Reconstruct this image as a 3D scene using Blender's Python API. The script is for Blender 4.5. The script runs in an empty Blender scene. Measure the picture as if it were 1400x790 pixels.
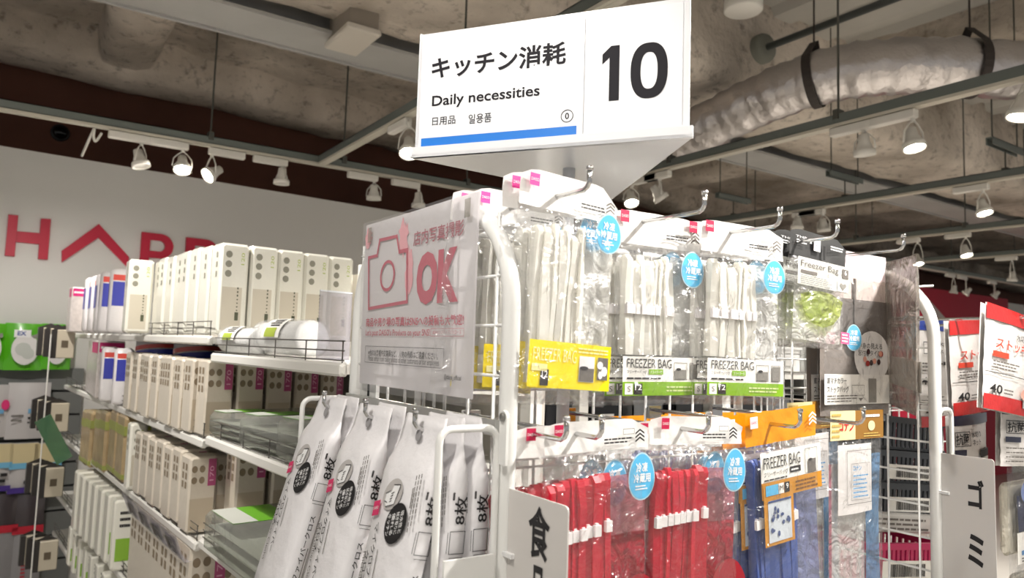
import bpy, math, random
from mathutils import Vector, Matrix, noise
random.seed(7)
sc = bpy.context.scene
C = sc.collection
R = math.radians
# ------------------------------------------------------------------ camera
F_PX, HOR, SL, YAW = 994.0, 477.0, 0.032, R(34)
H = 1.5
_roll = math.atan(SL); _p = math.atan((HOR-395)*math.cos(_roll)/F_PX)
_upc = Vector((math.sin(_roll), -math.cos(_roll), 0)); _zf = Vector((0, 0, 1))
CUP = _upc*math.cos(_p)+_zf*math.sin(_p)
_fh = _zf*math.cos(_p)-_upc*math.sin(_p)
_rt = Vector((math.cos(_roll), math.sin(_roll), 0))
CX = _rt*math.cos(YAW)+_fh*math.sin(YAW)
CY = _fh*math.cos(YAW)-_rt*math.sin(YAW)
def c2w(c): return Vector((CX.dot(c), CY.dot(c), CUP.dot(c)))
cam_d = bpy.data.cameras.new('camera'); cam = bpy.data.objects.new('camera', cam_d); C.objects.link(cam)
cr, cu, cb = c2w(Vector((1, 0, 0))), c2w(Vector((0, -1, 0))), c2w(Vector((0, 0, -1)))
cam.matrix_world = Matrix(((cr.x, cu.x, cb.x, 0), (cr.y, cu.y, cb.y, 0), (cr.z, cu.z, cb.z, H), (0, 0, 0, 1)))
cam_d.sensor_width = 36; cam_d.lens = F_PX/1400*36; cam_d.dof.use_dof = True; cam_d.dof.focus_distance = 1.0; cam_d.dof.aperture_fstop = 8.0; cam_d.clip_start = .02; cam_d.clip_end = 100
sc.camera = cam
EYE = Vector((0, 0, H))
# ------------------------------------------------------------------ world, exposure
w = bpy.data.worlds.new('store_ambient'); sc.world = w; w.use_nodes = True
w.node_tree.nodes['Background'].inputs[0].default_value = (1, .97, .93, 1)
w.node_tree.nodes['Background'].inputs[1].default_value = .22
sc.view_settings.view_transform = 'Standard'; sc.view_settings.look = 'None'
sc.view_settings.gamma = 1; sc.view_settings.use_curve_mapping = False
sc.view_settings.exposure = 1.0
LAMP_W = 32.0            # watts of one lit track spotlight
sc.cycles.transparent_max_bounces = 24; sc.cycles.max_bounces = 7; sc.cycles.diffuse_bounces = 3
sc.cycles.glossy_bounces = 3; sc.cycles.transmission_bounces = 4; sc.cycles.sample_clamp_indirect = 4
sc.cycles.caustics_reflective = False; sc.cycles.caustics_refractive = False
# ------------------------------------------------------------------ pixel helpers (a pixel gives a direction only)
def ray(px, py): return c2w(Vector(((px-700)/F_PX, (py-395)/F_PX, 1)))
def hit(px, py, p0, n):
    d = ray(px, py); return EYE + d*((p0-EYE).dot(n)/d.dot(n))
def onX(px, py, x): return hit(px, py, Vector((x, 0, 0)), Vector((1, 0, 0)))
def onY(px, py, y): return hit(px, py, Vector((0, y, 0)), Vector((0, 1, 0)))
def onZ(px, py, z): return hit(px, py, Vector((0, 0, z)), Vector((0, 0, 1)))
class Fr:                      # a plane in the place: origin, right, up, normal towards the viewer
    def __init__(s, o, ex, ey=Vector((0, 0, 1))):
        s.o = Vector(o); s.ex = Vector(ex).normalized(); s.ey = Vector(ey).normalized(); s.ez = s.ex.cross(s.ey)
    def uv(s, px, py):
        q = hit(px, py, s.o, s.ez)-s.o; return (q.dot(s.ex), q.dot(s.ey))
    def mat(s):
        a, b, c, o = s.ex, s.ey, s.ez, s.o
        return Matrix(((a.x, b.x, c.x, o.x), (a.y, b.y, c.y, o.y), (a.z, b.z, c.z, o.z), (0, 0, 0, 1)))
    def w(s, x, y, z=0): return s.o+s.ex*x+s.ey*y+s.ez*z
# ------------------------------------------------------------------ materials
def lin(c):
    return tuple(((v/255)/12.92 if v/255 <= .04045 else ((v/255+.055)/1.055)**2.4) for v in c)
MATS = {}
def M(name, col=(200, 200, 200), rough=.5, metal=0., bump=0., bscale=60., var=0., vscale=8., vcol=None, emit=0., spec=.5, trans=0., coat=0., stretch=None):
    if name in MATS: return MATS[name]
    m = bpy.data.materials.new(name); m.use_nodes = True; MATS[name] = m
    nt = m.node_tree; b = nt.nodes['Principled BSDF']; L = nt.links
    c = lin(col)+(1,)
    b.inputs['Base Color'].default_value = c; b.inputs['Roughness'].default_value = rough
    b.inputs['Metallic'].default_value = metal; b.inputs['Specular IOR Level'].default_value = spec
    b.inputs['Coat Weight'].default_value = coat; b.inputs['Coat Roughness'].default_value = .15
    if emit:
        b.inputs['Emission Color'].default_value = c; b.inputs['Emission Strength'].default_value = emit
    if var or bump:
        tc = nt.nodes.new('ShaderNodeTexCoord'); src = tc.outputs['Object']
        if stretch:
            mp = nt.nodes.new('ShaderNodeMapping'); mp.inputs['Scale'].default_value = stretch
            L.new(src, mp.inputs[0]); src = mp.outputs[0]
    if var:
        n = nt.nodes.new('ShaderNodeTexNoise'); n.inputs['Scale'].default_value = vscale; n.inputs['Detail'].default_value = 6
        L.new(src, n.inputs['Vector'])
        r = nt.nodes.new('ShaderNodeMapRange'); r.inputs[1].default_value = .35; r.inputs[2].default_value = .7
        L.new(n.outputs[0], r.inputs[0])
        mx = nt.nodes.new('ShaderNodeMix'); mx.data_type = 'RGBA'
        mx.inputs[6].default_value = c
        mx.inputs[7].default_value = (lin(vcol)+(1,)) if vcol else tuple(v*(1-var) for v in c[:3])+(1,)
        L.new(r.outputs[0], mx.inputs[0]); L.new(mx.outputs[2], b.inputs['Base Color'])
    if bump:
        n = nt.nodes.new('ShaderNodeTexNoise'); n.inputs['Scale'].default_value = bscale; n.inputs['Detail'].default_value = 5
        L.new(src, n.inputs['Vector'])
        bp = nt.nodes.new('ShaderNodeBump'); bp.inputs['Strength'].default_value = bump; bp.inputs['Distance'].default_value = .02
        L.new(n.outputs[0], bp.inputs['Height']); L.new(bp.outputs[0], b.inputs['Normal'])
    if trans:                                   # thin light-passing sheet: part translucent
        t = nt.nodes.new('ShaderNodeBsdfTranslucent'); t.inputs[0].default_value = c
        ms = nt.nodes.new('ShaderNodeMixShader'); ms.inputs[0].default_value = trans
        out = nt.nodes['Material Output']
        L.new(b.outputs[0], ms.inputs[1]); L.new(t.outputs[0], ms.inputs[2]); L.new(ms.outputs[0], out.inputs[0])
    return m
def FILM(name, tint=(255, 255, 255), haze=.08, hcol=(245, 245, 245), bump=.5, bscale=45., rough=.12, gl=.10, stretch=(1, 1, .35)):
    if name in MATS: return MATS[name]
    m = bpy.data.materials.new(name); m.use_nodes = True; MATS[name] = m
    nt = m.node_tree; L = nt.links; nt.nodes.remove(nt.nodes['Principled BSDF']); out = nt.nodes['Material Output']
    tr = nt.nodes.new('ShaderNodeBsdfTransparent'); tr.inputs[0].default_value = lin(tint)+(1,)
    df = nt.nodes.new('ShaderNodeBsdfDiffuse'); df.inputs[0].default_value = lin(hcol)+(1,)
    gs = nt.nodes.new('ShaderNodeBsdfGlossy'); gs.inputs['Roughness'].default_value = rough
    tc = nt.nodes.new('ShaderNodeTexCoord'); mp = nt.nodes.new('ShaderNodeMapping'); mp.inputs['Scale'].default_value = stretch
    n = nt.nodes.new('ShaderNodeTexNoise'); n.inputs['Scale'].default_value = bscale; n.inputs['Detail'].default_value = 3; n.inputs['Distortion'].default_value = .8
    bp = nt.nodes.new('ShaderNodeBump'); bp.inputs['Strength'].default_value = bump; bp.inputs['Distance'].default_value = .025
    lw = nt.nodes.new('ShaderNodeLayerWeight'); lw.inputs['Blend'].default_value = .25
    pw_n = nt.nodes.new('ShaderNodeMath'); pw_n.operation = 'POWER'; pw_n.inputs[1].default_value = 3.0
    mu = nt.nodes.new('ShaderNodeMath'); mu.operation = 'MULTIPLY'; mu.inputs[1].default_value = .5
    L.new(lw.outputs['Facing'], pw_n.inputs[0]); L.new(pw_n.outputs[0], mu.inputs[0])
    ad = nt.nodes.new('ShaderNodeMath'); ad.operation = 'ADD'; ad.inputs[1].default_value = gl; ad.use_clamp = True
    m1 = nt.nodes.new('ShaderNodeMixShader'); m1.inputs[0].default_value = haze
    m2 = nt.nodes.new('ShaderNodeMixShader')
    L.new(tc.outputs['Object'], mp.inputs[0]); L.new(mp.outputs[0], n.inputs['Vector']); L.new(n.outputs[0], bp.inputs['Height'])
    L.new(bp.outputs[0], gs.inputs['Normal']); L.new(bp.outputs[0], lw.inputs['Normal']); L.new(bp.outputs[0], df.inputs['Normal'])
    L.new(mu.outputs[0], ad.inputs[0]); L.new(ad.outputs[0], m2.inputs[0])
    L.new(tr.outputs[0], m1.inputs[1]); L.new(df.outputs[0], m1.inputs[2])
    L.new(m1.outputs[0], m2.inputs[1]); L.new(gs.outputs[0], m2.inputs[2]); L.new(m2.outputs[0], out.inputs[0])
    return m
WHITE = M('white_enamel', (228, 228, 225), .35)
INK = M('black_print', (28, 26, 28), .6)
GREYINK = M('grey_print', (105, 100, 95), .6)
PAPER = M('white_paper', (240, 240, 240), .55)
PINK = M('magenta_print', (196, 22, 92), .5)
CHROME = M('chrome', (205, 205, 205), .12, 1.)
FILMC = FILM('clear_film')
# ------------------------------------------------------------------ mesh helpers
class MB:
    def __init__(s): s.v = []; s.f = []
    def add(s, vs, fs):
        n = len(s.v); s.v += [tuple(p) for p in vs]; s.f += [tuple(i+n for i in q) for q in fs]; return s
    def box(s, x0, x1, y0, y1, z0, z1):
        return s.add([(x0, y0, z0), (x1, y0, z0), (x1, y1, z0), (x0, y1, z0), (x0, y0, z1), (x1, y0, z1), (x1, y1, z1), (x0, y1, z1)],
                     [(0, 3, 2, 1), (4, 5, 6, 7), (0, 1, 5, 4), (1, 2, 6, 5), (2, 3, 7, 6), (3, 0, 4, 7)])
    def cbox(s, x0, x1, y0, y1, z0, z1, c=.003):     # box with chamfered edges
        rings = []
        for (z, k) in ((z0, c), (z0+c, 0), (z1-c, 0), (z1, c)):
            rings.append([(x0+c+k*0.7, y0+k, z), (x1-c-k*.7, y0+k, z), (x1-k, y0+c+k*.7, z), (x1-k, y1-c-k*.7, z), (x1-c-k*.7, y1-k, z), (x0+c+k*.7, y1-k, z), (x0+k, y1-c-k*.7, z), (x0+k, y0+c+k*.7, z)])
        vs = sum(rings, []); fs = [tuple(range(7, -1, -1)), tuple(range(24, 32))]
        for r in range(3):
            for i in range(8): fs.append((r*8+i, r*8+(i+1) % 8, r*8+8+(i+1) % 8, r*8+8+i))
        return s.add(vs, fs)
    def tube(s, path, r, n=8, r2=None, closed=False):
        P = [Vector(p) for p in path]; m = len(P); vs = []
        up = None
        for i in range(m):
            if closed: t = (P[(i+1) % m]-P[i-1])
            else: t = P[min(i+1, m-1)]-P[max(i-1, 0)]
            t.normalize()
            if up is None:
                up = Vector((0, 0, 1)) if abs(t.z) < .9 else Vector((1, 0, 0))
            a = t.cross(up)
            if a.length < 1e-6: a = t.cross(Vector((0, 1, 0)))
            a.normalize(); b = a.cross(t).normalized(); up = b
            rr = r[i] if isinstance(r, (list, tuple)) else r
            for k in range(n):
                q = 2*math.pi*k/n; vs.append(P[i]+a*math.cos(q)*rr+b*math.sin(q)*(r2 or rr))
        fs = []
        for i in range(m if closed else m-1):
            j = (i+1) % m
            for k in range(n): fs.append((i*n+k, i*n+(k+1) % n, j*n+(k+1) % n, j*n+k))
        if not closed: fs += [tuple(range(n-1, -1, -1)), tuple(range((m-1)*n, m*n))]
        return s.add(vs, fs)
    def lathe(s, prof, n=20, T=None, cap=True):      # profile (r, z) about z
        vs = []
        for (r, z) in prof:
            for k in range(n):
                q = 2*math.pi*k/n; p = Vector((r*math.cos(q), r*math.sin(q), z)); vs.append(T @ p if T else p)
        fs = []; m = len(prof)
        for i in range(m-1):
            for k in range(n): fs.append((i*n+k, i*n+(k+1) % n, (i+1)*n+(k+1) % n, (i+1)*n+k))
        if cap: fs += [tuple(range(n-1, -1, -1)), tuple(range((m-1)*n, m*n))]
        return s.add(vs, fs)
    def sheet(s, nu, nv, fn):
        vs = [fn(i/nu, j/nv) for j in range(nv+1) for i in range(nu+1)]
        fs = [(j*(nu+1)+i, j*(nu+1)+i+1, (j+1)*(nu+1)+i+1, (j+1)*(nu+1)+i) for j in range(nv) for i in range(nu)]
        return s.add(vs, fs)
    def poly(s, pts, z=0): return s.add([(x, y, z) for x, y in pts], [tuple(range(len(pts)))])
    def prism(s, pts, z0, z1):
        n = len(pts); vs = [(x, y, z0) for x, y in pts]+[(x, y, z1) for x, y in pts]
        fs = [tuple(range(n-1, -1, -1)), tuple(range(n, 2*n))]+[(i, (i+1) % n, n+(i+1) % n, n+i) for i in range(n)]
        return s.add(vs, fs)
    def rect(s, x0, y0, x1, y1, z=0): return s.poly([(x0, y0), (x1, y0), (x1, y1), (x0, y1)], z)
    def frame(s, x0, y0, x1, y1, t, z=0):
        s.rect(x0, y0, x1, y0+t, z); s.rect(x0, y1-t, x1, y1, z); s.rect(x0, y0+t, x0+t, y1-t, z); return s.rect(x1-t, y0+t, x1, y1-t, z)
    def disc(s, cx, cy, rx, ry, z=0, n=28, egg=0):
        return s.poly([(cx+rx*math.cos(2*math.pi*k/n)*(1+egg*math.sin(2*math.pi*k/n)), cy+ry*math.sin(2*math.pi*k/n)) for k in range(n)], z)
    def xf(s, T): s.v = [tuple(T @ Vector(p)) for p in s.v]; return s
    def bend(s, zf): s.v = [(x, y, z+zf(x, y)) for x, y, z in s.v]; return s
    def build(s, name, mat, parent=None, smooth=False, label=None):
        me = bpy.data.meshes.new(name); me.from_pydata(s.v, [], s.f); me.materials.append(mat)
        if smooth: me.polygons.foreach_set('use_smooth', [True]*len(me.polygons))
        me.update()
        o = bpy.data.objects.new(name, me); C.objects.link(o)
        if parent: o.parent = parent
        if label: o['label'] = label
        return o
def tag(o, label, cat, group=None):
    o['label'] = label; o['category'] = cat
    if group: o['group'] = group
    return o
def struct(o): o['kind'] = 'structure'; return o
def thing(name, label, cat, mat=None, group=None):
    o = bpy.data.objects.new(name, None); C.objects.link(o); o.empty_display_size = .05
    if mat is not None: o.matrix_world = mat if isinstance(mat, Matrix) else Matrix.Translation(mat)
    return tag(o, label, cat, group)
KIDS = {}
def copy_tree(o, parent=None, skip=()):
    c = o.copy(); C.objects.link(c); c.parent = parent
    for ch in [x for x in bpy.data.objects if x.parent == o] if o.name not in KIDS else KIDS[o.name]:
        if ch.name.split('.')[0] in skip: continue
        copy_tree(ch, c, skip)
    return c
def clone(o, T, label=None, group=None, skip=()):
    c = copy_tree(o, None, skip); c.matrix_world = T
    if label: c['label'] = label
    if group: c['group'] = group
    return c
# ---- lettering
_tc = {}
def glyphs(s, bold=0., res=3):
    k = (s, bold, res)
    if k not in _tc:
        cu_ = bpy.data.curves.new('t', 'FONT'); cu_.body = s; cu_.resolution_u = res; cu_.offset = bold; cu_.fill_mode = 'FRONT'
        ob = bpy.data.objects.new('t', cu_); C.objects.link(ob)
        dg = bpy.context.evaluated_depsgraph_get()
        me = bpy.data.meshes.new_from_object(ob.evaluated_get(dg))
        vs = [(v.co.x, v.co.y) for v in me.vertices]; fs = [tuple(p.vertices) for p in me.polygons]
        bpy.data.objects.remove(ob); bpy.data.curves.remove(cu_); bpy.data.meshes.remove(me)
        _tc[k] = (vs, fs)
    return _tc[k]
def text(parent, s, x0, y0, x1, y1, mat=None, z=.0006, bold=0., rot=0, zf=None, name='lettering', shear=0., res=3):
    vs, fs = glyphs(s, bold, res)
    if rot == 90: vs = [(-y, x) for x, y in vs]
    elif rot == -90: vs = [(y, -x) for x, y in vs]
    ax = min(v[0] for v in vs); bx = max(v[0] for v in vs); ay = min(v[1] for v in vs); by = max(v[1] for v in vs)
    sx = (x1-x0)/max(bx-ax, 1e-6); sy = (y1-y0)/max(by-ay, 1e-6)
    out = []
    for (x, y) in vs:
        X = x0+(x-ax)*sx; Y = y0+(y-ay)*sy; X += shear*(Y-y0)
        out.append((X, Y, z+(zf(X, Y) if zf else 0)))
    b = MB(); b.v = out; b.f = fs
    return b.build(name, mat or INK, parent)
def printlines(parent, x0, y0, x1, y1, n, mat=None, z=.0006, fill=.45, seed=0, name='fine_print', zf=None):
    rg = random.Random(seed); b = MB(); h = (y1-y0)/n
    for i in range(n):
        y = y1-(i+.5)*h; x = x0; end = x1-(x1-x0)*rg.random()*.25
        while x < end:
            l = min((x1-x0)*rg.uniform(.06, .2), end-x); b.rect(x, y-h*fill/2, x+l, y+h*fill/2, z); x += l+(x1-x0)*.02
    if zf: b.bend(zf)
    return b.build(name, mat or GREYINK, parent)
# ================================================================== SETTING
def foam_material():
    m = M('sprayed_foam', (228, 216, 202), .95, bump=1., bscale=16, var=.5, vscale=1.3, vcol=(146, 135, 121))
    nt = m.node_tree; L = nt.links; b = nt.nodes['Principled BSDF']
    src = b.inputs['Base Color'].links[0].from_socket
    tc = nt.nodes.new('ShaderNodeTexCoord')
    n = nt.nodes.new('ShaderNodeTexNoise'); n.inputs['Scale'].default_value = 13; n.inputs['Detail'].default_value = 9; n.inputs['Roughness'].default_value = .7
    L.new(tc.outputs['Object'], n.inputs['Vector'])
    r = nt.nodes.new('ShaderNodeMapRange'); r.inputs[1].default_value = .53; r.inputs[2].default_value = .68; r.inputs[4].default_value = .7
    L.new(n.outputs[0], r.inputs[0])
    mx = nt.nodes.new('ShaderNodeMix'); mx.data_type = 'RGBA'; mx.inputs[7].default_value = lin((92, 82, 72))+(1,)
    L.new(r.outputs[0], mx.inputs[0]); L.new(src, mx.inputs[6]); L.new(mx.outputs[2], b.inputs['Base Color'])
    return m
FOAM = foam_material()
DECK = M('steel_deck', (190, 186, 178), .6, var=.2, vscale=2)
BEAMG = M('grey_beam_paint', (184, 182, 178), .6, var=.12, vscale=3)
RAILD = M('rail_grey', (112, 118, 114), .45, .3)
RAILL = M('rail_lip', (196, 190, 176), .4)
RODM = M('threaded_rod', (92, 92, 86), .5, .6)
MB().rect(-5, -4, 30, 11, 0).build('floor', M('vinyl_floor', (216, 211, 202), .35, var=.1, vscale=1.5)); struct(bpy.data.objects['floor'])
def nz(x, y, z=0, s=1.): return noise.noise(Vector((x*s, y*s, z*s+3.1)))
def lump(x, y): return .05*nz(x, y, 0, 1.3)+.03*nz(x, y, 5, 3.1)+.018*nz(x, y, 9, 7)
def foam_slab(name, x0, x1, y0, y1, z, nx, ny, amp=1., parent=None):
    o = MB().sheet(nx, ny, lambda a, b: (x0+(x1-x0)*a, y0+(y1-y0)*b, z+amp*lump(x0+(x1-x0)*a, y0+(y1-y0)*b))).build(name, FOAM, parent, True)
    return o
def foam_beam(name, a, b, wd, z0, z1, n, parent=None):      # U-shaped sprayed beam from a to b (xy)
    a = Vector((a[0], a[1], 0)); b = Vector((b[0], b[1], 0)); d = b-a; s = Vector((d.y, -d.x, 0)).normalized()
    prof = [(-.5, z1), (-.5, z0+.08), (-.42, z0+.02), (-.2, z0), (.2, z0), (.42, z0+.02), (.5, z0+.08), (.5, z1)]
    m = len(prof)-1
    def fn(u, v):
        k, zz = prof[round(v*m)]; p = a+d*u+s*k*wd; q = lump(p.x+zz, p.y-zz)
        return (p.x+s.x*k*q*1.2, p.y+s.y*k*q*1.2, zz+q*.9)
    return MB().sheet(n, m, fn).build(name, FOAM, parent, True)
# deck over the near part (folded steel, lit only by bounce), foam coffers beyond the girder
dk = MB()
x = -5.0
while x < 30:
    zt = H+2.05
    dk.add([(x, -4, zt), (x+.16, -4, zt), (x+.19, -4, zt-.05), (x+.35, -4, zt-.05), (x+.38, -4, zt),
            (x, 2.7, zt), (x+.16, 2.7, zt), (x+.19, 2.7, zt-.05), (x+.35, 2.7, zt-.05), (x+.38, 2.7, zt)],
           [(0, 5, 6, 1), (1, 6, 7, 2), (2, 7, 8, 3), (3, 8, 9, 4)])
    x += .38
ceil = struct(dk.build('ceiling', DECK))
foam_slab('foam_coffer', -5, 30, 2.6, 9.5, H+1.93, 250, 70, 1., ceil)
fg = struct(foam_beam('ceiling_girder', (-5, 2.95), (30, 2.95), .70, H+1.50, H+2.1, 260))
fx = struct(foam_beam('ceiling_edge_beam', (-5, 4.95), (30, 8.29), .5, H+1.70, H+2.1, 260))
for i, xx in enumerate((-2.2, .45, 3.0, 5.6, 8.2)):
    struct(foam_beam('ceiling_cross_beam', (xx, 3.5), (xx, 4.95+.0954*(xx+5)), .34, H+1.74, H+2.05, 30))
for i, xx in enumerate((1.9, 4.5, 7.2)):
    struct(foam_beam('ceiling_cross_beam', (xx, -3), (xx, 2.9), .36, H+1.80, H+2.1, 50))
b = MB().box(-5, 30, 3.25, 3.54, H+1.452, H+1.47).box(-5, 30, 3.385, 3.405, H+1.47, H+2.0)
b.box(-5, 30, 3.525, 3.545, H+1.440, H+1.474)
gb = struct(b.build('ceiling_steel_beam', BEAMG))
# white partition wall with the red letters, dark brown wall behind it
TW = R(5.5); WU = Vector((-math.sin(TW), math.cos(TW), 0)); WV = Vector((math.cos(TW), math.sin(TW), 0))
WF = Fr(WU*4.75, WV)
wt = (WF.uv(0, 195.7)[1]+WF.uv(542, 291.4)[1])/2
WALLW = M('white_wall', (226, 224, 220), .7, var=.03, vscale=2)
wb = struct(MB().box(-4, 29, 0, wt, -.08, 0).build('wall_back', WALLW)); wb.matrix_world = WF.mat()
BF = Fr(WU*6.05, WV)
br = struct(MB().box(-4, 29, 0, H+2.2, -.1, 0).build('wall_rear', M('dark_brown_wall', (124, 80, 64), .85, var=.35, vscale=1.2))); br.matrix_world = BF.mat()
LETR = M('crimson_acrylic', (196, 26, 60), .4)
def wall_letter(polys, label):
    mb = MB()
    for pts in polys: mb.prism([WF.uv(*p) for p in pts], .001, .018)
    o = mb.build('wall_letter', LETR); o.matrix_world = WF.mat(); tag(o, label, 'letter', 'red letters on the white wall')
wall_letter([[(6, 349.7), (19.5, 351), (24.5, 295), (11.4, 293.5)], [(51.5, 354.3), (64.6, 355.3), (69, 300), (55.5, 299)], [(21.6, 331), (53.2, 334.2), (54.4, 319), (23, 316.5)]],
            'crimson letter H at the left end of the white wall')
wall_letter([[(84, 343), (84, 358.6), (134, 325), (134.5, 306.5)], [(134.5, 306.5), (134, 325), (174, 366), (175.5, 351.5)]],
            'crimson roof-shaped letter A without crossbar on the white wall')
def letter_p(x, top, wd, ht, label):
    u0, v1 = WF.uv(x, top); k = WF.uv(x+10, top+1.2)[0]-u0; k /= 10
    wd *= k; ht *= k; t = wd*.27
    out = [(0, 0), (0, -ht), (t, -ht), (t, -ht*.64), (wd*.6, -ht*.64)]
    arc = [(wd*.6+wd*.4*math.cos(q), -ht*.32+ht*.32*math.sin(q)) for q in [R(a) for a in range(-80, 91, 17)]]
    inn = [(wd*.58+wd*.16*math.cos(q), -ht*.32+ht*.14*math.sin(q)) for q in [R(a) for a in range(90, -91, -20)]]
    P = lambda pts: [(u0+a, v1+b_) for a, b_ in pts]
    mb = MB(); mb.prism(P([(0, 0), (0, -ht), (t, -ht), (t, 0)]), .001, .018)
    top_arc = [(t, 0), (t, -ht*.18)]+inn[:6][0:0]
    outer = [(t, 0)]+arc[::-1]+[(t, -ht*.64)]
    inner = [(t, -ht*.18)]+inn+[(t, -ht*.46)]
    n = max(len(outer), len(inner))
    def rs(pts, n):
        L = [0]
        for i in range(1, len(pts)): L.append(L[-1]+math.dist(pts[i], pts[i-1]))
        r = []
        for k2 in range(n):
            q = L[-1]*k2/(n-1); i = 1
            while i < len(L)-1 and L[i] < q: i += 1
            s = (q-L[i-1])/max(L[i]-L[i-1], 1e-9); r.append((pts[i-1][0]+(pts[i][0]-pts[i-1][0])*s, pts[i-1][1]+(pts[i][1]-pts[i-1][1])*s))
        return r
    A, B = rs(outer, 24), rs(inner, 24)
    for i in range(23): mb.prism(P([A[i], A[i+1], B[i+1], B[i]][::-1]), .001, .018)
    o = mb.build('wall_letter', LETR); o.matrix_world = WF.mat(); tag(o, label, 'letter', 'red letters on the white wall')
letter_p(193.2, 317.2, 45, 58, 'crimson letter P just right of the roof-shaped A')
letter_p(254, 324.5, 46, 58, 'crimson letter P half hidden behind the tall white packs')
# far right: red wall panel with a chevron emblem
RW = Fr((0, 4.6, 0), (1, 0, 0))
u0, v0 = RW.uv(1300, 399); u1, v1 = RW.uv(1378, 409); u2, _ = RW.uv(1440, 412); ul, vl = RW.uv(1225, 392)
wr = struct(MB().box(ul, u1, 0, v1, -.06, 0).build('wall_right', M('red_wall', (186, 28, 58), .6))); wr.matrix_world = RW.mat()
pw = MB().box(u1, u2+3, 0, v1-.05, -.06, 0).build('white_panel', WALLW, wr)
def chev(mb, cx, cy, wd, ht, t, z):
    mb.poly([(cx-wd, cy-ht), (cx, cy), (cx, cy-t), (cx-wd, cy-ht-t)], z); mb.poly([(cx, cy), (cx+wd, cy-ht), (cx+wd, cy-ht-t), (cx, cy-t)], z); return mb
cu_, cv_ = RW.uv(1264, 404); s_ = (RW.uv(1290, 404)[0]-cu_)
chev(chev(MB(), cu_, cv_, s_, s_*.52, s_*.22, .012), cu_, cv_-s_*.5, s_, s_*.52, s_*.5, .012).build('emblem', M('pale_grey_print', (205, 195, 192), .6), wr)
chev(MB(), cu_, cv_-s_*.25, s_*.8, s_*.42, s_*.2, .02).build('emblem_stroke', M('red_wall'), wr)
# ------------------------------------------------------------------ hanging rails
ZR = H+.924
RXY = 3.68
RYX = [-.16, 1.247, 2.653, 4.04, 5.49, 6.95]
def rail(label, a, b, rods, group='ceiling lighting rails', lip=True):
    a = Vector(a); b = Vector(b); d = (b-a); L = d.length; d.normalize(); s = Vector((-d.y, d.x, 0))
    T = Matrix(((d.x, s.x, 0, a.x), (d.y, s.y, 0, a.y), (d.z, s.z, 1, a.z), (0, 0, 0, 1)))
    t = thing('lighting_rail', label, 'ceiling rail', T, group)
    MB().box(0, L, -.017, -.013, .012, .05).box(0, L, .013, .017, .012, .05).box(0, L, -.017, .017, .046, .05).box(0, L, -.017, .017, .012, .016).build('channel', RAILD, t)
    MB().box(0, L, -.019, .019, 0, .012).box(0, L, -.006, .006, -.001, .001).build('rail_lip', RAILL, t)
    for r in rods:
        MB().tube([(r, 0, .04), (r, 0, H+2.0-a.z)], .0045, 6).box(r-.012, r+.012, -.022, .022, .03, .07).build('suspension_rod', RODM, t)
    return t
rail('long grey rail running across in front of the white wall', (-3, RXY, ZR), (12.5, RXY, ZR), [onY(x, y, RXY).x+3 for x, y in ((293, 110), (473, 150), (640, 200))]+[6.2, 7.8, 9.5, 11, 12.5])
rail('grey rail joining the long rail left of the aisle sign', (RYX[1], -3, ZR), (RYX[1], RXY, ZR), [1.2, 3.0, 5.2])
rail('grey rail passing in front of the silver duct', (RYX[2], -3, ZR), (RYX[2], RXY, ZR), [onX(1146, 100, RYX[2]).y+3, onX(918, 200, RYX[2]).y+3])
rail('grey rail with short cross pieces, second from the duct', (RYX[3], -3, ZR), (RYX[3], RXY, ZR), [])
rail('thin far grey rail lowest on the right', (RYX[4], -3, ZR), (RYX[4], RXY, ZR), [onX(1319, 270, RYX[4]).y+3, onX(1170, 270, RYX[4]).y+3])
rail('farthest grey rail at the right edge', (RYX[5], -3, ZR), (RYX[5], RXY+.1, ZR), [4.4, 5.6])
for px, lab in ((1155, 'short grey cross piece above the middle of its rail'), (1375, 'short grey cross piece at the right edge'), (1003, 'short grey cross piece beside the aisle sign')):
    p = onX(px, 240, RYX[3]); zc = H+1.09
    t = thing('strut_channel', lab, 'strut', Vector((RYX[3], p.y, zc)), 'short cross pieces holding a rail')
    MB().box(-.17, .17, -.017, -.012, -.017, .02).box(-.17, .17, .012, .017, -.017, .02).box(-.17, .17, -.017, .017, .016, .02).build('channel', RAILD, t)
    MB().tube([(0, 0, -.02), (0, 0, ZR+.03-zc)], .004, 6).box(-.014, .014, -.014, .014, ZR+.035-zc, ZR+.06-zc).build('lower_rod', RODM, t)
    for sx in (-.14, .14): MB().tube([(sx, 0, 0), (sx, 0, H+1.98-zc)], .004, 6).build('suspension_rod', RODM, t)
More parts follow.
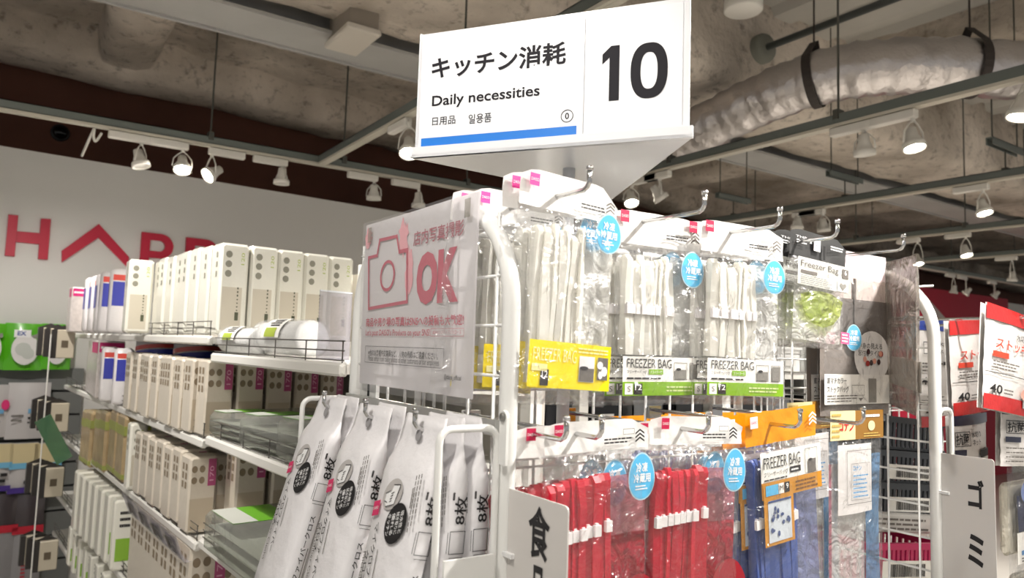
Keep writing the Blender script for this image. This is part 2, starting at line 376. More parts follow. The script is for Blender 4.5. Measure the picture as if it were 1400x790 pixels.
# ------------------------------------------------------------------ track spotlights
LW = M('lamp_white', (222, 218, 210), .4)
LENS = M('lamp_lens_lit', (255, 244, 224), .3, emit=40.)
LENSO = M('lamp_lens_off', (225, 222, 215), .3)
LAMPS = 0
def spot(rp, along, head, aim, lit, label, power=1., sc_=1.):
    """rp: point under the rail where the driver box sits; head: centre of the lamp head"""
    t = thing('track_spotlight', label, 'spotlight', Vector(rp), 'white track spotlights')
    rp = Vector(rp); al = Vector(along).normalized(); sd = Vector((-al.y, al.x, 0)); hd = Vector(head)-rp; aim = Vector(aim).normalized()
    T = Matrix(((al.x, sd.x, 0), (al.y, sd.y, 0), (0, 0, 1))).to_4x4()
    MB().cbox(-.085, .085, -.017, .017, -.036, -.002, .004).xf(T).build('driver_box', LW, t)
    st = Vector((hd.x, hd.y, 0)); piv = Vector((hd.x, hd.y, -.036))
    MB().tube([Vector((0, 0, -.018)), st*.9+Vector((0, 0, -.02)), piv+Vector((0, 0, -.012))], .009, 8).build('stem', LW, t, True)
    z = aim; xx = z.cross(Vector((0, 0, 1)))
    if xx.length < .05: xx = sd.copy()
    xx.normalize(); yy = z.cross(xx)
    Q = Matrix(((xx.x, yy.x, z.x, hd.x), (xx.y, yy.y, z.y, hd.y), (xx.z, yy.z, z.z, hd.z), (0, 0, 0, 1)))
    MB().lathe([(.012, -.062), (.019, -.06), (.022, -.03), (.027, -.02), (.03, -.005), (.038, 0), (.040, .006), (.040, .022), (.036, .022), (.034, .012)], 22, Q).build('housing', LW, t, True)
    MB().lathe([(.0, .016), (.02, .0155), (.035, .013)], 20, Q, False).build('lens', LENS if lit else LENSO, t, True)
    lr = (Q.to_3x3() @ Vector((1, 0, 0)))*.043
    for s in (-1, 1):
        e = hd+lr*s
        MB().tube([piv+Vector((0, 0, -.008)), piv+lr*s*.45+Vector((0, 0, -.022)), piv.lerp(e, .55)+lr*s*.35, e], .0045, 6, .003).build('yoke_arm', LW, t, True)
    if lit:
        ld = bpy.data.lights.new('spot', 'SPOT'); ld.energy = LAMP_W*power; ld.spot_size = R(95); ld.spot_blend = .7; ld.shadow_soft_size = .035; ld.color = (1., .955, .90)
        lo = bpy.data.objects.new('lamp_light', ld); C.objects.link(lo); lo.parent = t
        lo.matrix_local = Matrix.Translation(hd+aim*.03) @ (-aim).to_track_quat('Z', 'Y').to_matrix().to_4x4()
    return t
def spot_px(ri, bx, hx, hy, aim, lit, label, power=1.):
    if ri == 'X':
        a = onY(bx, 200, RXY).x; hq = onY(hx, hy, RXY); spot((a, RXY, ZR), (1, 0, 0), hq, aim, lit, label, power)
    else:
        a = onX(bx, 200, RYX[ri]).y; hq = onX(hx, hy, RYX[ri]); spot((RYX[ri], a, ZR), (0, 1, 0), hq, aim, lit, label, power)
spot_px('X', 176, 192, 222, (.25, -.2, -1), 0, 'unlit white spotlight, leftmost above the white wall')
spot_px('X', 231, 249, 228, (-.05, -.55, -1), 1, 'lit round spotlight above the letter A of the wall')
spot_px('X', 311, 288, 238, (-1, -.35, -.75), 1, 'lit spotlight tilted sideways above the white wall')
spot_px('X', 371, 385, 246, (.0, .05, -1), 0, 'unlit spotlight above the tall white packs')
spot_px('X', 498, 511, 268, (.05, .05, -1), 0, 'unlit spotlight above the poster, nearer the letters')
spot_px('X', 557, 572, 278, (.05, .0, -1), 0, 'unlit spotlight half hidden by the top of the poster')
spot_px(2, 900, 863, 274, (-.25, -.45, -1), 1, 'lit spotlight glowing just above the freezer bag headers')
spot_px(2, 884, 902, 268, (.55, -.4, -1), 0, 'unlit tilted spotlight beside the corner of the aisle sign')
spot_px(2, 1164, 1182, 205, (.1, 0, -1), 0, 'unlit spotlight hanging below the silver duct')
spot_px(2, 1222, 1249, 196, (-.1, -.25, -1), 1, 'lit spotlight below the silver duct, nearest the right edge')
spot_px(3, 1110, 1090, 308, (0, .1, -1), 0, 'unlit spotlight behind the black freezer bag header')
spot_px(3, 1100, 1126, 312, (.15, 0, -1), 0, 'unlit spotlight right above the black freezer bag header')
spot_px(3, 1326, 1345, 287, (-.1, -.3, -1), 1, 'lit spotlight on the rail with short cross pieces')
spot_px(4, 1307, 1321, 346, (-.15, -.3, -1), 1, 'lit spotlight on the thin far rail')
spot_px(4, 1240, 1255, 358, (-.15, -.3, -1), 1, 'lit spotlight seen past the last hook of the rack', .7)
spot_px('X', 1296, 1304, 398, (0, .2, -1), 0, 'small unlit spotlight in front of the red wall')
spot_px('X', 1312, 1321, 400, (-.3, .8, -.9), 1, 'small lit spotlight in front of the red wall, left one')
spot_px('X', 1352, 1360, 404, (-.2, .8, -.9), 1, 'small lit spotlight in front of the red wall, right one')
spot_px(5, 1372, 1384, 381, (0, .1, -1), 0, 'unlit far spotlight at the right edge above the red wall')
spot_px(1, 545, 559, 205, (-.2, -.5, -1), 1, 'lit spotlight peeking out at the left corner of the aisle sign')
# unseen lamps along the rail lines; those over open floor added for ceiling bounce
for rx, y, aim, pw_, where in ((-.16, -.45, (.5, .75, -.85), .30, 'behind the camera on the left'), (-.16, .35, (.5, .3, -1), .38, 'above the camera on the left'), (-.16, 1.7, (.6, .4, -1), 1.0, 'above the left aisle'), (-.16, 3.0, (.25, .9, -1), .8, 'above the far left aisle'),
                              (1.247, -.35, (-.25, .7, -1), .3, 'behind the camera above the rack aisle'), (1.247, .12, (-.45, .42, -1), 1.7, 'above the front of the rack'), (1.247, 2.2, (-.5, .1, -1), .5, 'hidden behind the aisle sign'),
                              (2.653, -.3, (-.5, .6, -1), .32, 'above the right-hand rack'), (2.653, .9, (-.2, .1, -1), .7, 'above the rear right aisle'), (4.04, .2, (-.2, -.3, -1), 2.2, 'above the far right aisle'),
                              (-.16, -1.5, (-.3, -.1, -1), 2.8, 'added above the left floor behind the camera'), (1.247, -1.6, (0, -.2, -1), 2.8, 'added above the middle floor behind the camera'), (2.653, -1.6, (.2, -.1, -1), 2.8, 'added above the right floor behind the camera'),
                              (2.653, .35, (.6, .5, -1), 1.8, 'added above the floor right of the rack'), (4.04, .95, (.3, .7, -1), 2.4, 'added above the far right floor'), (5.49, 1.2, (.1, .6, -1), 2.4, 'added above the far floor')):
    spot((rx, y, ZR), (0, 1, 0), (rx, y+.1, ZR-.1), aim, 1, 'unseen lit spotlight '+where, pw_)
# ------------------------------------------------------------------ services under the ceiling
FOIL = M('crinkled_foil', (198, 192, 190), .28, .85, bump=.5, bscale=20, stretch=(1, 1, 1))
zd = H+1.42
dp = [(3.1, 3.12, H+1.22), (3.14, 2.85, H+1.27), (3.2, 2.5, H+1.36), (3.27, 2.15, zd), (3.42, 1.85, zd+.01), (3.7, 1.6, zd), (4.1, 1.38, zd-.01), (4.7, 1.15, zd-.03), (5.4, .95, zd-.03)]
def spline(pts, k):
    out = []
    P = [Vector(p) for p in pts]
    for i in range(len(P)-1):
        p0, p1, p2, p3 = P[max(i-1, 0)], P[i], P[i+1], P[min(i+2, len(P)-1)]
        for j in range(k):
            t = j/k
            out.append(.5*((2*p1)+(p2-p0)*t+(2*p0-5*p1+4*p2-p3)*t*t+(3*p1-p0-3*p2+p3)*t**3))
    return out+[P[-1]]
cl = spline(dp, 14)
db = MB().tube(cl, [.135+.004*math.sin(i*1.9)+.003*math.sin(i*.77) for i in range(len(cl))], 28)
db.v = [(x+.007*nz(x, y, z, 14), y+.007*nz(y, z, x, 14), z+.007*nz(z, x, y, 14)) for x, y, z in db.v]
duct = thing('air_duct', 'silver foil-wrapped flexible air duct under the ceiling', 'air duct', Vector((0, 0, 0)))
db.build('foil_sleeve', FOIL, duct, True)
STR = M('black_strap', (52, 44, 40), .7)
for px in (1110, 1330):
    k = min(range(2, len(cl)-2), key=lambda i: abs(700+F_PX*((cl[i]-EYE).dot(cr)/-(cl[i]-EYE).dot(cb))-px))
    p = cl[k]; d = (cl[k+1]-cl[k-1]).normalized(); s = d.cross(Vector((0, 0, 1))).normalized(); up = s.cross(d)
    mb = MB(); ring = [p+s*.148*math.cos(q)+up*.148*math.sin(q) for q in [R(a) for a in range(-200, 45, 12)]]
    top = p+Vector((0, 0, .2))
    ring = [top]+ring+[top]
    vs = []; fs = []
    for q in ring: vs += [q-d*.022, q+d*.022]
    for i in range(len(ring)-1): fs.append((2*i, 2*i+1, 2*i+3, 2*i+2))
    mb.add(vs, fs).tube([top, (top.x, top.y, H+2.0)], .005, 6).build('hanger_strap', STR, duct)
pc = onX(1100, 45, 3.42)
cp = thing('conduit_pipe', 'dark pipe entering a round sleeve in the foam girder', 'pipe', Vector((3.42, 2.60, pc.z)))
MB().tube([(0, .02, 0), (0, -3, 0)], .02, 12).build('pipe', M('dark_pipe', (84, 88, 86), .5), cp, True)
MB().lathe([(.03, 0), (.075, .0), (.085, .02), (.085, .1), (.08, .12)], 24, Matrix.Rotation(R(-90), 4, 'X')).xf(Matrix.Translation((0, -.06, 0))).build('sleeve', M('sleeve_grey', (132, 132, 122), .8), cp, True)
q = onZ(522, 50, H+1.40)
ac = thing('ceiling_unit', 'pale flat rectangular unit hung under the grey beam', 'ceiling unit', q)
MB().cbox(-.165, .0, 0.0, .3, 0, .03, .006).build('panel', M('unit_cream', (214, 206, 194), .6), ac)
MB().box(-.15, -.01, .02, .28, .03, .3).build('housing', M('unit_side', (150, 140, 128), .7), ac)
q = onZ(1016, 16, H+1.66)
dl = thing('ceiling_downlight', 'white ring-shaped fitting at the top edge beside the sign', 'ceiling fitting', q)
MB().lathe([(.0, 0), (.085, 0), (.092, .006), (.092, .07), (.03, .08), (.03, .34)], 26).build('body', LW, dl, True)
q = hit(82, 182, BF.o, BF.ez)
dm = thing('dome_camera', 'small black dome camera on the brown wall', 'security camera', Fr(q, WV).mat())
MB().lathe([(.06, 0), (.06, .015), (.05, .02)], 24).build('base', M('dome_base', (40, 44, 46), .4), dm, True)
MB().lathe([(.048, .02), (.043, .04), (.03, .052), (.01, .059), (0, .06)], 24, None, False).build('dome', M('black_gloss', (12, 14, 16), .08), dm, True)
a = onY(128, 172, RXY); cb_ = [onY(x, y, RXY) for x, y in ((131, 165), (127, 178), (131, 192), (138, 190), (139, 178))]+[]
tag(MB().tube(spline([onY(139, 182, RXY), onY(131, 193, RXY), onY(128, 186, RXY), onY(129, 176, RXY), onY(122, 190, RXY+.1), onY(112, 213, RXY+.25)], 6), .006, 6).build('power_cable', LW, None, True), 'white cable looping down from the long rail', 'cable')
# ================================================================== AISLE SIGN
hs = .252
SL_, SR_, SA_ = onZ(567, 213, H+hs), onZ(942, 185, H+hs), onZ(835, 268, H+hs)
SF = Fr(SL_, SR_-SL_); sw = (SR_-SL_).length; sh = .166
SIGNW = M('sign_white', (236, 237, 240), .3, coat=.3)
CARD = M('sign_card', (240, 241, 245), .35, coat=.15)
sg = thing('aisle_sign', 'white three-sided aisle sign numbered 10 on a pole', 'sign', SF.mat())
al_ = SF.mat().inverted() @ SA_
apx, apz = al_.x, al_.z
MB().box(0, sw, 0, sh, -.004, 0).build('front_panel', SIGNW, sg)
for nm, (ax, az), (bx_, bz_) in (('side_panel', (sw, 0), (apx, apz)), ('side_panel', (apx, apz), (0, 0))):
    MB().add([(ax, 0, az), (bx_, 0, bz_), (bx_, sh, bz_), (ax, sh, az), (ax*.985+.002, 0, az-.003), (bx_*.985+.003, 0, bz_+.004), (bx_*.985+.003, sh, bz_+.004), (ax*.985+.002, sh, az-.003)],
             [(0, 1, 2, 3), (7, 6, 5, 4), (3, 2, 6, 7), (0, 4, 5, 1)]).build(nm, SIGNW, sg)
bp_ = MB(); bp_.add([(-.006, -.004, .006), (sw+.006, -.004, .006), (apx, -.004, apz-.008), (-.006, 0, .006), (sw+.006, 0, .006), (apx, 0, apz-.008)], [(0, 2, 1), (3, 4, 5), (0, 1, 4, 3), (1, 2, 5, 4), (2, 0, 3, 5)])
bp_.build('bottom_plate', M('sign_bottom', (246, 247, 250), .15, coat=.5), sg)
MB().box(-.002, sw+.005, -.004, .010, 0, .006).build('bottom_lip', SIGNW, sg)
cA, cB = SF.uv(799, 100)[0], SF.uv(803.5, 100)[0]
card1 = MB().box(.006, cA, .008, sh-.006, .0005, .002).build('name_card', CARD, sg)
card2 = MB().box(cB, sw-.008, .008, sh-.006, .0005, .002).build('number_card', CARD, sg)
def suv(p): return SF.uv(*p)
def stext(s, bl, tr, bold=0., par=None, **k):
    a, b_ = suv(bl); c, d = suv(tr); return text(par or card1, s, a, b_, c, d, M('sign_ink', (30, 28, 34), .6, spec=.2), z=.0026, bold=bold, **k)
stext('キッチン消耗', (591, 109.5), (775, 57), .022)
stext('Daily necessities', (591.5, 150.5), (739, 116.5), .014)
stext('日用品', (592, 172.5), (624, 158.5), .0)
stext('일용품', (641.5, 170), (673, 154.5), .0)
cx, cy = suv((776, 159.3)); r_ = abs(suv((784.5, 159))[0]-cx)
mb = MB(); n = 40
for k in range(n):
    a, b_ = 2*math.pi*k/n, 2*math.pi*(k+1)/n
    mb.poly([(cx+r_*math.cos(a), cy+r_*math.sin(a)), (cx+r_*math.cos(b_), cy+r_*math.sin(b_)), (cx+r_*.9*math.cos(b_), cy+r_*.9*math.sin(b_)), (cx+r_*.9*math.cos(a), cy+r_*.9*math.sin(a))], .0026)
mb.build('number_ring', M('sign_ink'), card1)
text(card1, '0', cx-r_*.32, cy-r_*.5, cx+r_*.32, cy+r_*.5, M('sign_ink'), z=.0026, bold=.01)
a0 = suv((576.5, 203.5)); a1 = suv((789, 172.5))
MB().rect(a0[0], a0[1], a1[0], a1[1], .0026).build('blue_stripe', M('sign_blue', (38, 126, 220), .3, coat=.5), card1)
# the bold condensed 10
o1 = suv((823, 140)); o2 = suv((848, 62.5)); wd = o2[0]-o1[0]; ht = o2[1]-o1[1]
MB().poly([(o1[0]+wd*.42, o1[1]), (o1[0]+wd, o1[1]), (o1[0]+wd, o1[1]+ht), (o1[0]+wd*.5, o1[1]+ht), (o1[0], o1[1]+ht*.86), (o1[0], o1[1]+ht*.68), (o1[0]+wd*.42, o1[1]+ht*.79)], .0026).build('numeral_one', M('sign_ink'), card2)
z1 = suv((862, 137.5)); z2 = suv((914, 56)); mx_, my_ = (z1[0]+z2[0])/2, (z1[1]+z2[1])/2; rx, ry = (z2[0]-z1[0])/2, (z2[1]-z1[1])/2
mb = MB(); n = 48
def sup(a, rx, ry):
    c, s = math.cos(a), math.sin(a); return (mx_+rx*math.copysign(abs(c)**.8, c), my_+ry*math.copysign(abs(s)**.85, s))
for k in range(n):
    a, b_ = 2*math.pi*k/n, 2*math.pi*(k+1)/n
    mb.poly([sup(a, rx, ry), sup(b_, rx, ry), sup(b_, rx*.46, ry*.66), sup(a, rx*.46, ry*.66)], .0026)
mb.build('numeral_zero', M('sign_ink'), card2)
cen = (SL_+SR_+SA_)/3; pl = SF.mat().inverted() @ cen
MB().tube([(pl.x, -.004, pl.z), (pl.x, -.4, pl.z)], .0085, 16).build('pole', M('pole_white', (224, 226, 230), .3), sg, True)
# ================================================================== DISPLAY RACK
XL, XR, YN, YF, YG = .396, 1.214, .587, .970, .779
ZA = H+.150
rack = thing('display_rack', 'white wire rack with arched tube ends holding hanging freezer bags', 'rack', Vector((XL, YN, 0)))
RO = Vector((XL, YN, 0))
def arch(x):
    r = .11; pts = [(x, YN, 0), (x, YN, ZA-r)]
    pts += [(x, YN+r-r*math.cos(q), ZA-r+r*math.sin(q)) for q in [R(a) for a in range(10, 91, 10)]]
    pts += [(x, YF-r+r*math.sin(q), ZA-r+r*math.cos(q)) for q in [R(a) for a in range(0, 91, 10)]]
    pts += [(x, YF, 0)]
    return [Vector(p)-RO for p in pts]
for x in (XL, XR): MB().tube(arch(x), .0092, 14).build('end_arch', WHITE, rack, True)
WIRE = M('wire_white', (232, 232, 230), .3)
def wiregrid(name, p0, ax, L, z0, z1, first_a, first_z, step=.05, r=.0019):
    mb = MB(); p0 = Vector(p0)-RO; ax = Vector(ax)
    a = first_a
    while a < L: mb.tube([p0+ax*a+Vector((0, 0, z0)), p0+ax*a+Vector((0, 0, z1))], r, 6); a += step
    z = first_z
    while z > z0: mb.tube([p0+Vector((0, 0, z)), p0+ax*L+Vector((0, 0, z))], r, 6); z -= step
    return mb.build(name, WIRE, rack, True)
wiregrid('end_grid', (XL, YN, 0), (0, 1, 0), YF-YN, .25, H+.138, .0265, H+.123)
wiregrid('end_grid', (XR, YN, 0), (0, 1, 0), YF-YN, .25, H+.138, .0265, H+.123)
wiregrid('centre_grid', (XL, YG, 0), (1, 0, 0), XR-XL, .25, H+.148, .022, H+.148)
mb = MB()
for x in (XL, XR): mb.tube([Vector((x, YG, .25))-RO, Vector((x, YG, ZA))-RO], .004, 8)
mb.tube([Vector((XL, YG, ZA-.006))-RO, Vector((XR, YG, ZA-.006))-RO], .005, 8).build('top_tube', WHITE, rack, True)
MB().box(0, XR-XL, -.004, .03, .02, .06).box(0, XR-XL, YF-YN-.03, YF-YN+.004, .02, .06).build('foot_rail', WHITE, rack)
# slotted strip by the far post
ST = M('slot_dark', (30, 30, 30), .8)
ss = MB().box(-.006, -.001, .300, .352, .3, H+.02).build('slotted_strip', WHITE, rack)
mb = MB()
for k in range(24): mb.box(-.0068, -.0055, .321, .326, H-.012-k*.036-.02, H-.012-k*.036)
mb.build('slots', ST, ss)
# crossbar carrying the left-end hooks, side hoops, bracket
MB().box(-.014, -.009, .0, YF-YN, H-.083, H-.068).build('crossbar', M('steel_bar', (190, 190, 186), .3, .6), rack)
def hoop(x, y, out, z1, z0, name='side_hoop'):
    r = .012; pts = []
    xa, xb = (x-out, x) if out > 0 else (x-out, x)
    for cx_, cz_, a0_ in ((xa+r*math.copysign(1, out), z1-r, 180), (xb-r*math.copysign(1, out), z1-r, 90), (xb-r*math.copysign(1, out), z0+r, 0), (xa+r*math.copysign(1, out), z0+r, -90)):
        for k in range(5):
            q = R(a0_-k*22.5); pts.append(Vector((cx_+math.copysign(1, out)*r*math.cos(q), y, cz_+r*math.sin(q)))-RO)
    return MB().tube(pts, .0036, 8, closed=True).build(name, WHITE, rack, True)
hp = hoop(XL-.012, YN, .062, H-.075, H-.34)
hoop(XL-.012, YF, .062, H-.075, H-.34)
hoop(XR+.012, YN, -.04, H-.075, H-.34)
p0 = onY(606, 729, YN-.004); p1 = onY(676, 770, YN-.004)
MB().box(p0.x-XL, XL-.016-XL, -.008, -.005, H-.225, H-.190).build('hoop_plate', WHITE, rack)
bk = MB().prism([(-.004+.006*math.cos(R(a)), H-.064+.006*math.sin(R(a))) for a in range(0, 181, 30)]+[(-.010, H-.108), (.002, H-.108)], 0, .003)
bk.v = [(-.0105-z_, y_*0+x_*1-.008, y_) for x_, y_, z_ in bk.v]
bk.build('bracket_plate', WHITE, rack)
MB().lathe([(.0042, 0), (.0042, .002), (.002, .003)], 12, Matrix.Rotation(R(-90), 4, 'Y')).xf(Matrix.Translation((-.0135, -.012, H-.064))).build('screw', M('screw_steel', (150, 150, 148), .3, .9), rack, True)
# ---- flag boards on the posts
BRD = M('board_grey_white', (206, 202, 198), .45, coat=.2)
def flag_board(x, rows, y1, ztop, label, ragged=0.):
    Fb = Fr((x, YN-.009, ztop), (0, -1, 0)); t = thing('flag_board', label, 'sign board', Fb.mat(), 'flag boards on the rack posts')
    wd = YN-.009-y1; c = .005
    pts = [(0, -.4), (wd-c, -.4), (wd, -.4+c), (wd, -c)]+[(wd-c+c*math.cos(q), -c+c*math.sin(q)) for q in [R(a) for a in range(0, 91, 30)]]+[(0, 0)]
    MB().prism(pts, -.0015, 0).build('panel', BRD, t)
    for s, bl, tr, bo in rows:
        a = Fb.uv(*bl); b_ = Fb.uv(*tr); text(t, s, a[0], a[1], b_[0], b_[1], INK, z=.0006, bold=bo)
    MB().box(-.006, .012, -.062, -.058, -.001, .004).build('clip', M('clip_clear', (225, 225, 225), .2), t)
    return t
flag_board(XL-.002, (('食', (722, 759), (753, 697), .02), ('品', (725, 850), (745.5, 778), .02)), .489, H-.131, 'grey-white flag board lettered 食品 on the left rack post')
flag_board(XR-.002, (('ゴ', (1324, 693), (1345, 657), .03), ('ミ', (1324, 772), (1345, 733), .03)), .503, H-.141, 'grey-white flag board lettered ゴミ on the right rack post')
# ---- chrome hooks
def hook(p, d, L, label, group, rise=.02):
    d = Vector(d); p = Vector(p); t = thing('display_hook', label, 'hook', p, group)
    e = d*L
    MB().tube([Vector((0, 0, 0)), e-d*.008, e-d*.003+Vector((0, 0, .0025)), e+Vector((0, 0, .007)), e+Vector((0, 0, rise))], .0026, 8).build('prong', CHROME, t, True)
    MB().lathe([(0, .003), (.0036, .002), (.0036, -.002), (0, -.003)], 8).xf(Matrix.Translation(e+Vector((0, 0, rise)))).build('tip', CHROME, t, True)
    MB().box(-.012, .012, -.003, .003, -.012, .006).build('hook_plate', CHROME, t)
ZU, ZL = H+.156, H-.0825
UX = [.444, .607, .739, .857, 1.018]; LX = [.425, .468, .619, .781, .917]
names_u = ['yellow-labelled freezer bags', 'left column of green-labelled freezer bags', 'right column of green-labelled freezer bags', 'black-headed freezer bags', 'grey stock bags']
for x, nme in zip(UX, names_u): hook((x, YG-.004, ZU), (0, -1, 0), YG-.535, 'upper chrome hook holding the '+nme, 'chrome hooks of the rack')
names_l = ['rearmost red bags beside the left post', 'red bags beside the 食品 board', 'red bags in the middle of the lower row', 'orange-headed bags', 'gold-headed bags']
for x, nme in zip(LX, names_l): hook((x, YG-.004, ZL), (0, -1, 0), YG-.537, 'lower chrome hook holding the '+nme, 'chrome hooks of the rack')
# ------------------------------------------------------------------ hanging packs
MILK = M('milky_plastic', (252, 250, 242), .35, trans=.3)
REDP = M('red_plastic', (214, 20, 52), .38, trans=.3)
BLUP = M('blue_plastic', (84, 112, 190), .4, trans=.35)
SLID = M('slider_white', (240, 236, 236), .4)
HEADW = M('header_white', (238, 236, 233), .32, bump=.12, bscale=30, coat=.3)
HEADO = M('header_orange', (236, 150, 22), .25, bump=.15, bscale=30, coat=.5)
HEADK = M('header_charcoal', (66, 66, 66), .3, coat=.3)
STICK = M('sticker_blue', (92, 186, 232), .35)
STICKE = M('sticker_edge', (190, 224, 240), .35)
WPR = M('white_print', (245, 245, 245), .5)
def pouch(t, w_, y0, y1, bl, mat, seed=0, x0=None, name='clear_film', nu=12, nv=16, amp=.0016):
    xa = -w_/2 if x0 is None else x0
    def zf(a, b_):
        e = min(1, 9*a*(1-a))*min(1, 14*b_*(1-b_)); x_, y_ = xa+w_*a, y0+(y1-y0)*b_
        return bl*e+amp*(nz(x_, y_, seed, 60)+.8*nz(x_, y_, seed+4, 130))*min(1, e*3+.15)
    MB().sheet(nu, nv, lambda a, b_: (xa+w_*a, y0+(y1-y0)*b_, zf(a, b_))).build(name, mat, t, True)
    MB().sheet(6, 8, lambda a, b_: (xa+w_*a, y0+(y1-y0)*b_, -bl*.8*min(1, 5*a*(1-a))*min(1, 5*b_*(1-b_)))).build('rear_film', mat, t, True)
def header(t, w_, y0, y1, mat, cut=.0, name='header', lean=.0, seed=0):
    pts = [(-w_/2, y0), (w_/2, y0), (w_/2, y1-cut*.7), (w_/2-cut, y1), (-w_/2+cut*.6, y1), (-w_/2, y1-cut*.4)]
    def fn(a, b_):
        x_ = -w_/2+w_*a; top = y1-cut*.8*max(0, (a-.82)/.18)-cut*.3*max(0, (.12-a)/.12)
        return (x_, y0+(top-y0)*b_, .002+.0022*nz(x_, y0+b_*.05, seed, 45)+lean*b_)
    h = MB().sheet(12, 5, fn).build(name, mat, t, True)
    return h
def hz(seed, lean=0.): return lambda x_, y_: .0026
def logo(t, x, y, s, mat=None, tm=None, z=.0058, lean=0):
    l = MB().rect(x, y, x+s*.95, y+s, z).build('logo', mat or PINK, t)
    text(l, 'DAISO', x+s*.1, y+s*.38, x+s*.85, y+s*.62, tm or WPR, z=z+.0004)
def chevs(t, x, y, s, mat=None, z=.0055, n=3):
    mb = MB()
    for k in range(n): chev(mb, x, y-k*s*.62, s, s*.6, s*.3, z)
    mb.build('chevrons', mat or GREYINK, t)
def sticker(t, cx_, cy_, rx, ry, z=.0125):
    e = MB().disc(cx_, cy_, rx*1.07, ry*1.07, z, egg=-.1).build('round_sticker', STICKE, t)
    MB().disc(cx_, cy_, rx, ry, z+.0003, egg=-.1).build('sticker_face', STICK, e)
    text(e, '冷凍', cx_-rx*.5, cy_+ry*.18, cx_+rx*.45, cy_+ry*.62, WPR, z=z+.0007, bold=.02)
    text(e, '冷蔵用', cx_-rx*.68, cy_-ry*.28, cx_+rx*.68, cy_+ry*.14, WPR, z=z+.0007, bold=.02)
    printlines(e, cx_-rx*.55, cy_-ry*.62, cx_+rx*.5, cy_-ry*.36, 2, WPR, z+.0007)
def folded(t, x0, x1, ytop, ybot, n, mat, ysl, seed, slider=True, jit=.004, depth=.012, step=0.):
    rg = random.Random(seed); wd = (x1-x0)/n
    for i in range(n):
        xa = x0+wd*i; dz = rg.uniform(-.002, .002); yt = ytop+rg.uniform(-jit, jit)+step*i; ln = rg.uniform(-.16, .16)*wd
        tw = rg.uniform(-.0015, .0015)
        mb = MB()
        vs = []
        ys = [yt, yt-.006, (yt+ysl)/2, ysl, (ysl+ybot)/2, ybot]
        for k, y_ in enumerate(ys):
            f_ = k/5; s_ = ln*(1-f_)+rg.uniform(-.06, .06)*wd
            dd = depth*(.35 if k == 0 else .8+.25*math.sin(k*1.7+i))
            vs += [(xa+s_-wd*.04, y_, dz-dd*.5), (xa+s_+wd*.04, y_, dz+dd*.5+tw), (xa+s_+wd*.97, y_, dz+dd*.5-tw), (xa+s_+wd*1.04, y_, dz-dd*.5)]
        fs = [(k*4+j, k*4+(j+1) % 4, k*4+4+(j+1) % 4, k*4+4+j) for k in range(5) for j in range(4)]+[(3, 2, 1, 0), (20, 21, 22, 23)]
        o = mb.add(vs, fs).build('folded_bag', mat, t)
        if slider and i % 8 != 7:
            MB().box(xa-wd*.02, xa+wd*.86, ysl-.0055+step*i, ysl+.0055+step*i, dz+depth*.35, dz+depth*.5+.0025).box(xa+wd*.25, xa+wd*.6, ysl+.0055+step*i, ysl+.0072+step*i, dz+depth*.35, dz+depth*.5+.001).build('slider', SLID, o)
PK = {}
def pack_frame(x, y, z, yaw=0., tilt=0., roll=0.):
    return Matrix.Translation((x, y, z)) @ Matrix.Rotation(R(yaw), 4, 'Z') @ Matrix.Rotation(R(90+tilt), 4, 'X') @ Matrix.Rotation(R(roll), 4, 'Z')
GRP = 'hanging bag packs on the rack'
FZ = FILM('pack_film', haze=.03, bump=1.0, bscale=28, gl=.07, rough=.14)
# yellow
t = thing('freezer_bag_pack', 'clear freezer bag pack with yellow FREEZER BAG label, front one', 'bag pack', pack_frame(.462, .584, ZU, 0, 0, -3), GRP); PK['yellow'] = t
w_ = .128
header(t, w_, -.016, .022, HEADW, .026, seed=1)
logo(t, -.055, .004, .0125, M('pink_logo', (226, 60, 150), .5)); chevs(t, .052, .006, .006)
printlines(t, .012, -.008, .045, -.001, 2, INK, z=.0056, seed=1)
folded(t, -.04, .022, -.034, -.19, 9, MILK, -.098, 3, False, .006, .014)
MB().sheet(6, 8, lambda a, b_: (.02+.042*a, -.19+.15*b_, .002*math.sin(a*9)+.001*nz(a, b_, 3, 4))).build('bag_panel', FILM('milky_sheet', haze=.45, hcol=(235, 235, 230), gl=.05), t, True)
lb = MB().rect(-.045, -.194, .060, -.148, .0108).build('label', M('yellow_label', (252, 226, 8), .4), t)
text(lb, 'FREEZER BAG', -.04, -.168, .014, -.155, M('pale_yellow_print', (250, 240, 170), .5), z=.0114, bold=-.004)
MB().rect(-.041, -.178, -.022, -.171, .0114).build('label_patch', M('pale_yellow_print'), lb)
pic = MB().rect(.018, -.186, .038, -.160, .0114).build('picture', PAPER, lb); MB().rect(.0185, -.1855, .0375, -.172, .0118).rect(.042, -.183, .056, -.160, .0118).build('picture_grey', GREYINK, lb)
MB().disc(.045, -.168, .004, .004, .0122).disc(.051, -.174, .004, .005, .0122).disc(.046, -.178, .003, .004, .0122).build('picture_shapes', PAPER, lb)
MB().disc(.024, -.172, .0055, .0018, .0122).build('picture_bag', INK, lb)
bk_ = MB().rect(-.030, -.192, -.020, -.176, .0114).build('count_box', INK, lb); text(bk_, '12', -.0285, -.184, -.0215, -.1775, WPR, z=.0119, bold=.01)
printlines(lb, .016, -.158, .058, -.151, 2, M('pale_yellow_print'), z=.0114, seed=3)
sticker(t, .046, -.030, .0165, .02, .012)
pouch(t, w_, -.211, -.014, .0145, FZ, 1)
